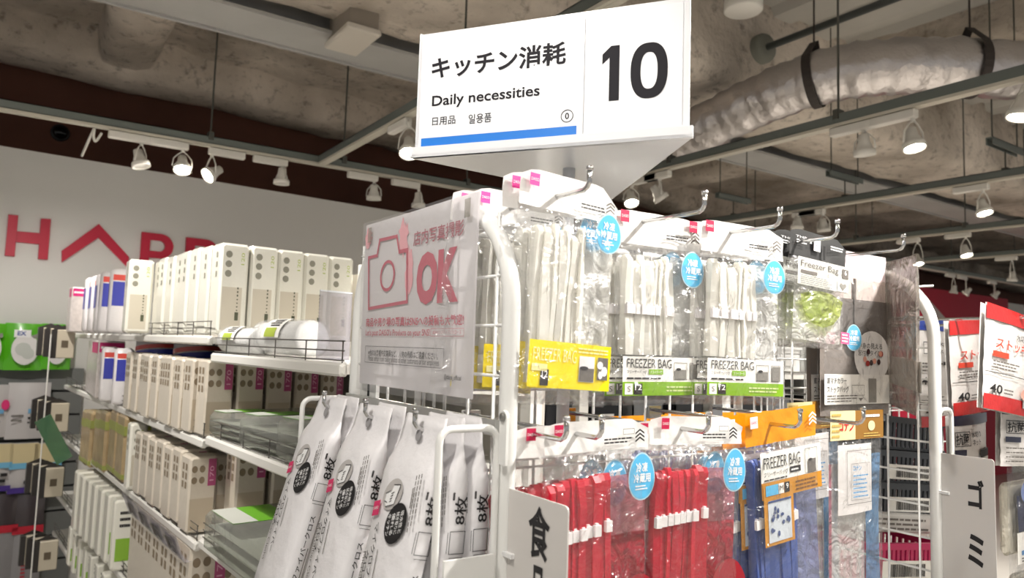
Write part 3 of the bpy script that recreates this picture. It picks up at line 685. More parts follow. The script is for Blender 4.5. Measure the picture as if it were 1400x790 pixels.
# green
def green_pack(lab, x, y, yaw, tilt, roll, seed):
    t = thing('freezer_bag_pack', lab, 'bag pack', pack_frame(x, y, ZU, yaw, tilt, roll), GRP)
    w_ = .142
    header(t, w_, -.028, .012, HEADW, .012, seed=seed)
    logo(t, -.068, -.004, .014, M('crimson_logo', (190, 20, 72), .5)); chevs(t, .056, -.002, .0075)
    printlines(t, .006, -.018, .048, -.011, 2, INK, z=.0056, seed=seed)
    MB().box(.028, .047, -.009, -.004, .005, .0052).build('recycling_mark', M('pale_grey_print2', (190, 186, 180), .5), t)
    folded(t, -.058, .02, -.042, -.158, 10, MILK, -.105, seed, True, .006, .013)
    MB().sheet(6, 8, lambda a, b_: (.02+.046*a, -.162+.125*b_, .0015*math.sin(a*8+seed))).build('bag_panel', MATS['milky_sheet'], t, True)
    lb = MB().rect(-.065, -.205, .065, -.160, .0108).build('label', M('label_white', (248, 246, 240), .4), t)
    MB().rect(-.065, -.205, .065, -.189, .0112).build('label_green_band', M('label_green', (134, 182, 34), .4), lb)
    text(lb, 'FREEZER BAG', -.059, -.173, .012, -.1625, INK, z=.0114, bold=-.004)
    text(lb, 'フリーザーバッグ', -.059, -.1795, -.028, -.1755, INK, z=.0114)
    g = MB().rect(-.025, -.1805, -.002, -.1745, .0114).build('label_tag', M('label_green'), lb); text(g, 'スライダー付', -.023, -.1795, -.004, -.1757, WPR, z=.0118)
    printlines(lb, -.059, -.187, .004, -.183, 1, INK, z=.0114, seed=5)
    MB().frame(.016, -.1865, .038, -.166, .0006, .0114).frame(.043, -.1865, .059, -.166, .0006, .0114).build('picture_frame', GREYINK, lb)
    MB().rect(.0175, -.1855, .0365, -.1745, .0117).rect(.044, -.1855, .058, -.1675, .0117).build('picture_grey', M('picture_grey', (135, 132, 126), .5), lb)
    MB().disc(.023, -.174, .004, .0016, .0121).build('picture_bag', INK, lb)
    s1 = MB().rect(-.062, -.2035, -.050, -.191, .0116).build('size_box', M('label_white'), lb); text(s1, 'S', -.0582, -.2005, -.0538, -.194, GREYINK, z=.012)
    s2 = MB().rect(-.048, -.2035, -.035, -.191, .0116).build('count_box', INK, lb); text(s2, '12', -.0468, -.1985, -.0362, -.192, WPR, z=.012, bold=.012)
    printlines(lb, .004, -.2015, .060, -.193, 2, M('pale_green_print', (214, 226, 160), .5), z=.0116, seed=7)
    sticker(t, .044, -.052, .0185, .021, .013)
    pouch(t, w_, -.217, -.026, .0145, FZ, seed)
    return t
PK['g1'] = green_pack('clear pack with green-banded FREEZER BAG label beside the yellow one', .637, .627, -1, 0, 0, 11)
PK['g2'] = green_pack('clear pack with green-banded FREEZER BAG label beside the black-headed pack', .762, .603, -6, 0, -1, 23)
# black header
t = thing('freezer_bag_pack', 'clear freezer bag pack with charcoal header and lime print', 'bag pack', pack_frame(.908, .592, ZU+.006, 0, 0, -3) @ Matrix.Diagonal((1, .80, 1, 1)), GRP); PK['black'] = t
w_ = .130
header(t, w_, -.034, .012, HEADK, .02, seed=31)
text(t, 'THE', -.058, -.004, -.034, -.0005, WPR, z=.006); printlines(t, -.056, -.014, -.030, -.006, 2, WPR, z=.006, seed=9)
text(t, '×', -.027, -.010, -.022, -.005, WPR, z=.006)
lg = MB().rect(-.017, -.020, -.002, .002, .0058).build('logo', PAPER, t); text(lg, 'DAISO', -.0155, -.012, -.0035, -.007, M('crimson_logo'), z=.0063)
printlines(t, .022, -.012, .056, -.003, 2, WPR, z=.006, seed=12)
MB().box(.006, .0095, -.032, -.008, .0055, .0062).build('hang_slot', ST, t)
lb = MB().rect(-.058, -.083, .060, -.037, .0105).build('label', M('label_grey', (214, 214, 208), .4, trans=.2), t)
text(lb, 'Freezer Bag', -.052, -.056, .034, -.042, GREYINK, z=.0111, bold=-.004)
c6 = MB().rect(.043, -.058, .058, -.042, .0111).build('count_box', GREYINK, lb); text(c6, '6', .048, -.052, .053, -.0435, WPR, z=.0116, bold=.01)
d_ = MB().rect(-.052, -.0635, -.016, -.0585, .0111).build('label_tag', GREYINK, lb)
printlines(lb, -.052, -.082, .026, -.066, 5, GREYINK, z=.0111, seed=15, fill=.22)
MB().rect(.032, -.082, .058, -.064, .0111).build('picture', M('picture_pale', (226, 226, 220), .5), lb)
MB().poly([(.045, -.080), (.037, -.072), (.038, -.068), (.041, -.067), (.045, -.0695), (.049, -.067), (.052, -.068), (.053, -.072)], .0116).build('picture_heart', M('picture_grey'), lb)
MB().poly([(-.048, -.098), (-.02, -.09), (.0, -.088), (.025, -.09), (.05, -.1), (.044, -.125), (.028, -.142), (.005, -.150), (-.02, -.144), (-.04, -.126)], .0085).build('lime_print', FILM('lime_film', tint=(216, 232, 120), haze=.25, hcol=(200, 220, 90), bump=.9, bscale=30, gl=.12), t)
pk = MB().rect(.044, -.172, .064, -.152, .0111).build('pink_tag', M('pink_tag', (220, 96, 140), .5), t); printlines(pk, .046, -.170, .062, -.154, 3, WPR, z=.0115)
MB().sheet(6, 10, lambda a, b_: (-.055+.11*a, -.174+.1*b_, .003+.002*math.sin(a*6))).build('bag_panel', MATS['milky_sheet'], t, True)
pouch(t, w_, -.182, -.032, .010, FILM('pack_film_crisp', haze=.06, bump=.9, bscale=30, gl=.08), 33)
# grey stock bag
t = thing('stock_bag_pack', 'grey stock bag pack with white label and pale pink header', 'bag pack', pack_frame(1.072, .640, ZU, 0, 0, 0), GRP); PK['grey'] = t
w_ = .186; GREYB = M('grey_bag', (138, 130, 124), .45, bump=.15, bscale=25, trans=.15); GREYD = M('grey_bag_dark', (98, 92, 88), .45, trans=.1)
header(t, w_, -.03, .012, M('header_blush', (226, 212, 216), .35), .0, seed=41)
MB().rect(-.092, -.066, .092, -.028, .002).build('header_lining', M('blush_grey', (186, 172, 166), .5), t)
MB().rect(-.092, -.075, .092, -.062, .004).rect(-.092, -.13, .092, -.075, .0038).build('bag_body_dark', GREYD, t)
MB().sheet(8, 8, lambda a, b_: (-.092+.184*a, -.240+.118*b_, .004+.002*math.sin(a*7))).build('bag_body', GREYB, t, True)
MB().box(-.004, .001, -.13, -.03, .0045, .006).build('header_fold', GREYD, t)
pl_ = MB().disc(.040, -.150, .05, .04, .0088).build('bowl_print', M('bowl_white', (226, 224, 222), .5), t)
rg = random.Random(4)
for k in range(9):
    MB().disc(.014+rg.uniform(0, .055), -.163+rg.uniform(0, .022), .005, .0045, .0094+.0002*k, 12).build('berry_print', M(['berry_red', 'berry_dark', 'berry_pale'][k % 3], [(150, 40, 36), (50, 26, 30), (214, 150, 130)][k % 3], .5), pl_)
text(t, '中身の見える', -.0, -.138, .068, -.129, INK, z=.0094); text(t, '窓付きタイプ', -.0, -.149, .064, -.140, INK, z=.0094)
sticker(t, -.012, -.122, .020, .019, .0095)
lb = MB().rect(-.088, -0.2230, .088, -0.1780, .0088).build('label', M('label_white'), t)
text(lb, '底マチカラー', -.082, -0.1920, -.032, -0.1830, INK, z=.0094, bold=.006); text(lb, 'ストックバッグ', -.082, -0.2050, -.026, -0.1955, INK, z=.0094, bold=.006)
printlines(lb, -.082, -0.2200, .0, -0.2080, 3, GREYINK, z=.0094, seed=18, fill=.35)
MB().frame(-.018, -0.2100, .016, -0.1940, .0006, .0094).poly([(.0, -0.2140), (.012, -0.2140), (.006, -0.2190)], .0094).build('label_diagram', GREYINK, lb)
MB().rect(.028, -0.2210, .05, -0.1840, .0094).build('picture_grey', M('picture_grey'), lb)
pouch(t, w_, -.252, -.028, .010, FILM('pack_film_grey', haze=.05, bump=.8, bscale=26, gl=.06, rough=.15), 43)
# red
def red_pack(lab, x, y, yaw, roll, seed, w_=.138):
    t = thing('freezer_bag_pack', lab, 'bag pack', pack_frame(x, y, ZL, yaw, 0, roll), GRP)
    header(t, w_, -.018, .013, HEADW, .014, seed=seed)
    logo(t, -.060, -.001, .012, M('crimson_logo')); chevs(t, .054, .002, .0065, INK)
    printlines(t, .004, -.012, .046, -.005, 2, INK, z=.0056, seed=seed)
    MB().frame(.030, -.003, .046, .003, .0005, .0056).build('recycling_mark', GREYINK, t)
    folded(t, -.064, .016, -.048, -.235, 9, REDP, -.100, seed, True, .003, .013, .0008)
    MB().sheet(6, 8, lambda a, b_: (.016+.05*a, -.235+.13*b_, .001*math.sin(a*8+seed))).build('bag_panel', FILM('red_sheet', tint=(226, 70, 90), haze=.5, hcol=(196, 30, 56), gl=.05), t, True)
    MB().sheet(6, 6, lambda a, b_: (.016+.05*a, -.115+.07*b_, .001*math.sin(a*8+seed))).build('bag_panel_pale', FILM('rose_sheet', tint=(238, 190, 196), haze=.4, hcol=(214, 130, 140), gl=.05), t, True)
    MB().disc(.048, -.20, .034, .055, .0105, egg=0).build('red_print', M('red_label', (176, 16, 40), .4, trans=.2), t)
    sticker(t, .050, -.046, .0175, .023, .0125)
    pouch(t, w_, -.25, -.016, .0145, FZ, seed)
    return t
PK['r1'] = red_pack('red slider bag pack hanging behind the 食品 board, front one', .497, .572, 0, 1, 51)
PK['r2'] = red_pack('red slider bag pack in the middle of the lower row, front one', .645, .572, -2, -2, 61, .146)
# orange header with blue bags
t = thing('freezer_bag_pack', 'orange-headed FREEZER BAG pack with blue slider bags, front one', 'bag pack', pack_frame(.803, .576, ZL, 0, 0, 4), GRP); PK['blue'] = t
w_ = .142
header(t, w_, -.022, .018, HEADO, .0, seed=71)
lg = MB().rect(-.066, .0, -.052, .014, .0058).build('logo', PAPER, t); text(lg, 'DAISO', -.0645, .0055, -.0535, .009, M('crimson_logo'), z=.0063)
chevs(t, .060, .010, .008, WPR)
folded(t, -.064, .020, -.04, -.24, 10, BLUP, -.115, 71, True, .003, .013)
MB().sheet(6, 8, lambda a, b_: (.02+.046*a, -.24+.19*b_, .0015*math.sin(a*8))).build('bag_panel', FILM('blue_sheet', tint=(170, 180, 220), haze=.5, hcol=(140, 148, 190), gl=.05), t, True)
lb = MB().rect(-.056, -.066, .066, -.030, .0105).build('label', M('label_white'), t)
MB().rect(-.056, -.086, .066, -.066, .0109).build('label_orange_band', M('label_ochre', (206, 142, 40), .4), lb)
text(lb, 'FREEZER BAG', -.051, -.050, .022, -.036, INK, z=.0112, bold=-.004)
text(lb, 'フリーザーバッグ', -.051, -.0595, -.004, -.0535, INK, z=.0112)
tg = MB().rect(.0, -.060, .022, -.0525, .0112).build('label_tag', INK, lb); printlines(tg, .002, -.0585, .02, -.0542, 1, WPR, z=.0117)
printlines(lb, -.051, -.065, .002, -.0615, 1, INK, z=.0112, seed=5)
MB().frame(.032, -.065, .058, -.034, .0006, .0112).rect(.0375, -.0645, .054, -.048, .0114).build('picture', GREYINK, lb)
MB().disc(.0425, -.0485, .004, .0016, .0118).build('picture_bag', INK, lb)
cd = MB().rect(-.054, -.142, .004, -.066, .0116).build('ochre_card', M('label_ochre'), t)
MB().rect(-.050, -.082, -.026, -.0695, .0121).build('card_blue', STICK, cd)
s1 = MB().rect(-.025, -.082, -.015, -.0695, .0121).build('size_box', M('label_white'), cd); text(s1, 'M', -.0235, -.078, -.0165, -.072, GREYINK, z=.0126)
s2 = MB().rect(-.0135, -.082, -.0035, -.0695, .0121).build('count_box', INK, cd); text(s2, '9', -.0108, -.0775, -.0063, -.071, WPR, z=.0126, bold=.012)
cw = MB().rect(-.047, -.138, -.002, -.088, .0121).build('picture_card', M('card_pale_blue', (210, 218, 226), .4), cd)
MB().rect(-.047, -.0905, -.002, -.088, .0126).build('card_bar', M('card_navy', (60, 80, 130), .5), cd)
mb = MB(); rg = random.Random(8)
for k in range(14): mb.disc(-.042+.036*rg.random(), -.133+.036*rg.random(), .0022+.0012*rg.random(), .0016+.002*rg.random(), .0126+.00003*k, 8)
mb.build('card_marks', M('card_navy'), cd)
printlines(lb, .01, -.084, .062, -.070, 3, M('ochre_ink', (120, 76, 16), .5), z=.0114, seed=6)
pouch(t, w_, -.255, -.020, .0145, FZ, 73)
# gold header pack with paper insert
t = thing('gold_header_pack', 'clear pack with cream and gold header and white paper insert', 'bag pack', pack_frame(.985, .585, ZL, 0, 0, 0), GRP); PK['gold'] = t
w_ = .132
h_ = MB().rect(-.066, -.028, -.006, .012, .004).build('header_cream', M('cream_print', (236, 222, 170), .35, coat=.4), t)
MB().rect(-.006, -.028, .066, .012, .004).build('header_gold', M('gold_print', (150, 106, 36), .35, coat=.4), t)
text(h_, 'コナン', -.046, -.016, -.010, -.002, M('red_print', (206, 30, 40), .5), z=.0046, bold=.03)
printlines(h_, -.063, -.026, -.040, .010, 5, M('tan_print', (206, 176, 96), .5), z=.0046, seed=3)
gd = MB().disc(.034, -.010, .009, .007, .0046).build('header_badge', M('cream_print'), t)
printlines(t, .010, .0, .058, .008, 1, WPR, z=.0046, seed=4); printlines(t, .014, -.026, .058, -.019, 2, M('tan_print'), z=.0046, seed=5)
ins = MB().sheet(6, 8, lambda a, b_: (-.052+.085*a, -.128+.094*b_, .006+.002*math.sin(a*4))).build('paper_insert', M('insert_paper', (226, 222, 220), .5), t, True)
MB().frame(-.034, -.115, .026, -.042, .0007, .0086).frame(-.024, -.11, .022, -.060, .0005, .0086).build('insert_frame', GREYINK, ins)
text(ins, 'コナン', -.020, -.070, .000, -.063, M('insert_blue', (70, 150, 206), .5), z=.009, bold=.02)
printlines(ins, -.02, -.108, .018, -.074, 6, M('insert_blue'), z=.009, seed=14, fill=.3)
MB().sheet(6, 10, lambda a, b_: (-.058+.08*a, -.26+.2*b_, .001*math.sin(a*12))).build('bag_panel', MATS['milky_sheet'], t, True)
MB().sheet(5, 10, lambda a, b_: (.022+.04*a, -.26+.21*b_, .002*math.sin(a*9+b_*4))).build('blue_panel', FILM('sky_sheet', tint=(120, 170, 215), haze=.5, hcol=(110, 150, 190), bump=1., bscale=14, gl=.05), t, True)
MB().sheet(3, 8, lambda a, b_: (-.064+.01*a, -.26+.2*b_, 0)).build('rose_panel', FILM('rose_sheet'), t, True)
pouch(t, w_, -.27, -.026, .010, FZ, 83)
# further packs on the same hooks, behind the front ones
def behind(key, dx, dy, dyaw, label, droll=0., drop=0.):
    o = PK[key]; T = Matrix.Translation((dx, dy, drop)) @ o.matrix_world @ Matrix.Rotation(R(dyaw), 4, 'Y') @ Matrix.Rotation(R(droll), 4, 'Z')
    return clone(o, T, label)
behind('yellow', -.012, .014, 1, 'second yellow-labelled freezer bag pack on its hook', 3)
behind('yellow', -.004, .085, 0, 'yellow-labelled pack seen through the end grid beside the poster', 2, -.004)
behind('yellow', -.018, .105, 0, 'rearmost yellow-labelled pack on the upper left hook', -2, -.008)
behind('g1', -.016, .018, 1, 'second green-labelled pack on the left green hook', 1)
behind('g1', -.006, .04, -1, 'third green-labelled pack on the left green hook', -1)
behind('g2', -.012, .018, 2, 'second green-labelled pack on the right green hook', 1)
behind('g2', -.022, .038, 1, 'third green-labelled pack on the right green hook', 2)
behind('black', -.010, .016, 0, 'second charcoal-headed freezer bag pack', 0)
behind('black', -.020, .030, 0, 'third charcoal-headed freezer bag pack', 1)
behind('grey', -.006, .02, 0, 'second grey stock bag pack on the last hook', 1)
o = clone(PK['grey'], pack_frame(1.135, .600, ZU+.026, 42, 0, 3), 'clear stock bag pack turned edge-on at the hook tip', None, ('bag_body_dark', 'bag_body', 'header_lining', 'header_fold', 'bowl_print', 'header', 'round_sticker'))
pouch(o, .186, -.255, -.022, .012, FILM('smoke_film', tint=(206, 200, 194), haze=.3, hcol=(176, 168, 160), bump=1., bscale=24, gl=.12, rough=.14), 47, name='smoky_film')
behind('r1', -.022, .016, 0, 'second red bag pack behind the front one by the board', -2, -.006)
behind('r1', -.040, .034, 0, 'third red bag pack nearest the left post', 1, -.010)
behind('r2', -.014, .018, 0, 'second red bag pack in the middle of the lower row', 1, -.006)
behind('r2', -.004, .040, 1, 'third red bag pack in the middle of the lower row', -1, -.012)
behind('blue', -.022, .018, 2, 'second orange-headed pack with blue bags', -1, -.005)
behind('blue', -.03, .05, 1, 'third orange-headed pack with blue bags', -2, -.014)
behind('gold', -.010, .06, 0, 'second gold-headed pack showing above the front one', 1, .008)
for k, (x, y) in enumerate(((.845, .865), (.985, .88), (1.11, .87))):
    clone(PK['blue'], Matrix.Translation((x, y, ZL-.036)) @ Matrix.Rotation(R(180), 4, 'Z') @ Matrix.Rotation(R(90), 4, 'X'), ['orange-headed pack on the far side behind the red bags', 'orange-headed pack on the far side behind the middle red bags', 'orange-headed pack on the far side behind the blue bags'][k])
# ================================================================== POSTER on the left end of the rack
PF = Fr((XL-.013, onX(497, 400, XL-.013).y, H), (0, -1, 0))
pu0 = 0; pu1 = PF.uv(652, 400)[0]; pt = PF.uv(652, 262)[1]; pb = PF.uv(648, 546)[1]
po = thing('photo_poster', 'laminated poster with camera outline and OK, on the rack end', 'poster', PF.mat())
def wav(x, y): return .0005*math.sin(x*24+y*14)
MB().sheet(16, 14, lambda a, b_: (pu1*a, pb+(pt-pb)*b_, wav(pu1*a, pb+(pt-pb)*b_))).build('sheet', M('poster_paper', (226, 222, 224), .5, trans=.2), po, True)
MB().sheet(16, 14, lambda a, b_: (-.002+(pu1+.004)*a, pb-.008+(pt-pb+.01)*b_,   .0034+wav(pu1*a, pb+(pt-pb)*b_))).build('sleeve', FILM('sleeve_film', haze=.12, hcol=(230, 230, 232), bump=.25, bscale=22, gl=.05, rough=.2, stretch=(1, 1, 1)), po, True)
PRED = M('poster_red', (196, 84, 104), .6); PDK = M('poster_crimson', (206, 24, 64), .6); PSP = M('poster_pink', (238, 172, 180), .6)  # the first red has glare mixed into its colour, paling it towards pink
def ptext(s, bl, tr, mat=PRED, bold=0., rot=0):
    a = PF.uv(*bl); b_ = PF.uv(*tr); return text(po, s, a[0], a[1], b_[0], b_[1], mat, z=.0016, bold=bold, zf=wav)
ptext('店内写真撮影', (566, 337), (637, 299), M('poster_rose', (170, 86, 100), .6), .012)
ptext('OK', (569, 417.5), (631, 335), PRED, .055)
ptext('商品や売り場の写真はSNSへの投稿も大歓迎!', (502, 447), (636.5, 429), PRED, .02)
ptext("Let's post DAISO's Products on your SNS!", (501.5, 461), (589, 449.5), PRED, .01)
ptext('※他のお客様や従業員など、人物の撮影はご遠慮ください。', (505, 486), (600, 481.5), INK, .01)
ptext('Please refrain from taking photos of other customers or our employees', (505, 495), (601.5, 491.5), INK)
ptext('@daiso_official', (608, 519.5), (632, 513.5), INK, .01)
ptext('#DAISO メディアパトロール', (592.5, 457), (633, 450.5), PRED)
def pframe(tl, br, t_, mat, nm):
    a = PF.uv(*tl); b_ = PF.uv(*br); MB().frame(a[0], b_[1], b_[0], a[1], t_, .0014).build(nm, mat, po)
pframe((590.5, 449), (635.5, 460), .0005, PRED, 'tag_frame'); pframe((501, 472.5), (607.5, 504), .0006, INK, 'note_frame')
def stroke(pts, t_, mat, nm, closed=True):
    P = [PF.uv(*p) for p in pts]; mb = MB(); n = len(P)
    for i in range(n if closed else n-1):
        a = Vector(P[i]); b_ = Vector(P[(i+1) % n]); d = (b_-a).normalized(); s = Vector((-d.y, d.x))*t_/2; a = a-d*t_*.5; b_ = b_+d*t_*.5
        mb.poly([tuple(a+s), tuple(a-s), tuple(b_-s), tuple(b_+s)], .0013+.00005*i)
    mb.bend(wav).build(nm, mat, po)
stroke([(506, 352.5), (517, 349.5), (520.5, 328.5), (543.5, 323), (547, 344.5), (557.5, 342), (557.5, 412.5), (506, 422)], .0042, PRED, 'camera_outline')
lc = PF.uv(531, 377); lr_ = PF.uv(541, 377)[0]-lc[0]; mb = MB(); n = 32
for k in range(n):
    a, b_ = 2*math.pi*k/n, 2*math.pi*(k+1)/n
    mb.poly([(lc[0]+lr_*math.cos(q)*s_, lc[1]+lr_*.92*math.sin(q)*s_) for q, s_ in ((a, 1.), (b_, 1.), (b_, .8), (a, .8))], .0015)
mb.bend(wav).build('camera_lens', PRED, po)
stroke([(548, 344), (557.5, 341.8), (557.5, 360)], .0048, PDK, 'bright_stroke', False)
def blot(cx_, cy_, r1, r2, seed):
    c = PF.uv(cx_, cy_); rg = random.Random(seed); n = 26
    MB().poly([(c[0]+r1*math.cos(2*math.pi*k/n)*rg.uniform(.55, 1.1), c[1]+r2*math.sin(2*math.pi*k/n)*rg.uniform(.6, 1.1)) for k in range(n)], .0009+.0001*(seed % 3)).bend(wav).build('red_splash', PSP, po)
blot(552, 325, .016, .026, 1); blot(505, 326, .013, .014, 2); blot(560, 372, .012, .034, 3)
for px in (506, 640):
    a = PF.uv(px, 400)[0]; MB().rect(a-.006, pt-.026, a+.006, pt-.006, .0045).build('tape', FILM('tape_film', tint=(215, 212, 205), haze=.35, hcol=(190, 188, 182), bump=.1), po)
# ================================================================== MICROFIBRE CLOTH PACKS on the left end hooks
HKX, HKY = .330, [.911, .777, .653]
for y, nme in zip(HKY, ('farthest from the camera', 'middle', 'nearest the white hoop')):
    hook((XL-.012, y, ZL), (-1, 0, 0), XL-.012-HKX, 'chrome hook holding cloth packs, the one '+nme, 'chrome hooks of the rack end', .019)
CLOTH = M('pack_white', (236, 234, 236), .3, bump=.22, bscale=26, coat=.35)
OVG = M('oval_grey', (186, 182, 180), .5)
def cloth_pack(label, T):
    t = thing('cloth_pack', label, 'cloth pack', T, 'microfibre cloth packs on the rack end')
    w_, d_, y1, y0 = .084, .023, -.034, -.25
    def prof(y):                                   # width factor, depth factor
        if y > y1: q = (y-y1)/(.02-y1); return 1-.12*q, max(.04, 1-q*2.2)
        return 1, 1
    mb = MB(); ys = [.02, .008, -.006, -.018, -.028, -.04, -.06, -.1, -.15, -.2, -.25]; rings = []
    for j, y in enumerate(ys):
        a, dd = prof(y); hw = w_/2*a; hd = d_/2*dd; k = .7+.3*min(1, (y1-y)*30) if y < y1 else .5
        cs = [(-hw, -hd*.6), (-hw, hd*.6), (-hw*.86, hd), (-hw*.4, hd*1.12), (0, hd*1.18), (hw*.4, hd*1.12), (hw*.86, hd), (hw, hd*.6), (hw, -hd*.6), (hw*.86, -hd), (0, -hd*1.1), (-hw*.86, -hd)]
        rings.append([(x+.0008*nz(j, i, 3, .9), y+.0012*nz(i, j, 7, .8), z+.0014*nz(j, i, 1, 1.1)*dd) for i, (x, z) in enumerate(cs)])
    vs = sum(rings, []); n = 12; fs = []
    for r in range(len(ys)-1):
        for i in range(n): fs.append((r*n+i, r*n+n+i, r*n+n+(i+1) % n, r*n+(i+1) % n))
    fs += [tuple(range(n)), tuple(range((len(ys))*n-1, (len(ys)-1)*n-1, -1))]
    body = mb.add(vs, fs).build('body', CLOTH, t, True)
    MB().disc(0, .0, .005, .006, .0045, 14).build('hang_hole', M('hole_shade', (150, 148, 150), .6), t)
    z = d_/2*1.18+.0012
    objs = []
    A = objs.append
    lg = MB().rect(-.040, -.072, -.029, -.058, z).build('logo', M('rose_logo', (206, 52, 102), .5), t); A(lg); A(text(lg, 'DAISO', -.0385, -.0665, -.0305, -.0635, WPR, z=z+.0004))
    ov = MB().disc(-.010, -.056, .016, .0145, z).build('grey_oval', OVG, t); A(ov)
    A(MB().poly([(-.018, -.066), (-.005, -.066), (.002, -.050), (-.009, -.048), (-.012, -.053), (-.02, -.053), (-.021, -.061)], z+.0004).build('hand_print', PAPER, ov))
    mbh = MB()
    for a, b_ in (((-.021, -.0605), (-.016, -.063)), ((-.021, -.0535), (-.013, -.0525)), ((-.018, -.0665), (-.004, -.0665)), ((-.004, -.0665), (.0025, -.0495)), ((-.009, -.0475), (.0025, -.0495)), ((-.011, -.0555), (-.0065, -.0545)), ((-.0115, -.058), (-.0075, -.057)), ((-.012, -.0605), (-.0085, -.0597)), ((-.0125, -.063), (-.009, -.0622))):
        a = Vector(a); b_ = Vector(b_); d = (b_-a).normalized(); s = Vector((-d.y, d.x))*.0004; mbh.poly([tuple(a+s), tuple(a-s), tuple(b_-s), tuple(b_+s)], z+.0008)
    A(mbh.build('hand_lines', INK, ov))
    bo = MB().disc(.004, -.085, .0175, .0185, z+.0003).build('black_oval', INK, t); A(bo)
    for k, (s, yy) in enumerate((('吸水性と', .012), ('拭き取りに', .005), ('優れる', -.0025), ('キッチン', -.0095))):
        A(text(bo, s, .004+.0095-k*.0068-.0026, -.085-.010, .004+.0095-k*.0068+.0026, -.085+.010, WPR, z=z+.0008, rot=-90, bold=.01))
    A(text(t, 'マイクロファイバー', -.031, -.168, -.024, -.080, INK, z=z, rot=-90, bold=.012))
    A(text(t, 'クロス', -.039, -.135, -.033, -.104, INK, z=z, rot=-90, bold=.012))
    A(text(t, 'Microfiber Cloths', -.0455+.003, -.175, -.0405+.003, -.105, GREYINK, z=z, rot=-90))
    A(printlines(t, -.019, -.16, -.0175, -.085, 1, GREYINK, z=z, seed=2)); A(printlines(t, .022, -.085, .024, -.045, 1, GREYINK, z=z, seed=3)); 
    mbp = MB()
    for k in range(3):
        y = -.045
        while y > -.095+.008*k: mbp.rect(.0245+.004*k, y-.004, .0258+.004*k, y, z); y -= .0052
    A(mbp.build('fine_print', GREYINK, t))
    for o in objs:
        me = o.data
        for v in me.vertices: x, y = v.co.x, v.co.y; v.co.x = x+.005-.10*(y+.05); v.co.y = y+.34*x
    # gusset side (faces the camera)
    Q = Matrix(((0, 0, 1, w_/2+.0012), (0, 1, 0, 0), (-1, 0, 0, 0), (0, 0, 0, 1)))
    def side(o):
        me = o.data
        for v in me.vertices: v.co = Q @ v.co
    side(text(t, '8枚', -.0055, -.078, .0075, -.052, INK, rot=90, z=.0, bold=.012)); side(printlines(t, -.0085, -.060, -.0058, -.044, 1, INK, z=0, seed=5))
    f = MB(); f.frame(-.008, -.105, .0085, -.084, .0006, 0); f.rect(-.0105, -.104, -.0100, -.085, 0); f.rect(-.007, -.1085, .008, -.108, 0); side(f.build('size_diagram', INK, t))
    side(text(t, 'マイクロファイバークロス', -.004, -.235, .003, -.122, INK, rot=90, z=0, bold=.012)); side(printlines(t, .0045, -.235, .006, -.13, 1, GREYINK, z=0, seed=6))
    return t
def cpm(x, y, tilt, yaw=0., roll=0.):             # faces -X, bottom swung outwards by tilt
    base = Matrix(((0, 0, -1, x), (-1, 0, 0, y), (0, 1, 0, ZL-.006), (0, 0, 0, 1)))
    return base @ Matrix.Rotation(R(yaw), 4, 'Y') @ Matrix.Rotation(R(-tilt), 4, 'X') @ Matrix.Rotation(R(roll), 4, 'Z')
cp0 = cloth_pack('white microfibre cloth pack with black oval, front pack on the nearest hook', cpm(.338, .652, 13, 5))
clone(cp0, cpm(.338, .777, 14, 6, 0), 'white microfibre cloth pack with black oval, front pack on the middle hook')
clone(cp0, cpm(.336, .908, 16, 6, 0), 'white microfibre cloth pack with black oval, front pack on the farthest hook')
clone(cp0, cpm(.361, .648, 4, 0), 'white cloth pack edge lettered 8枚 seen through the white hoop')
clone(cp0, cpm(.382, .648, 1, 0), 'white cloth pack edge lettered 8枚 closest to the left post')
clone(cp0, cpm(.362, .780, 6, 0), 'white cloth pack second on the middle hook')
clone(cp0, cpm(.360, .912, 7, 0), 'white cloth pack second on the farthest hook')
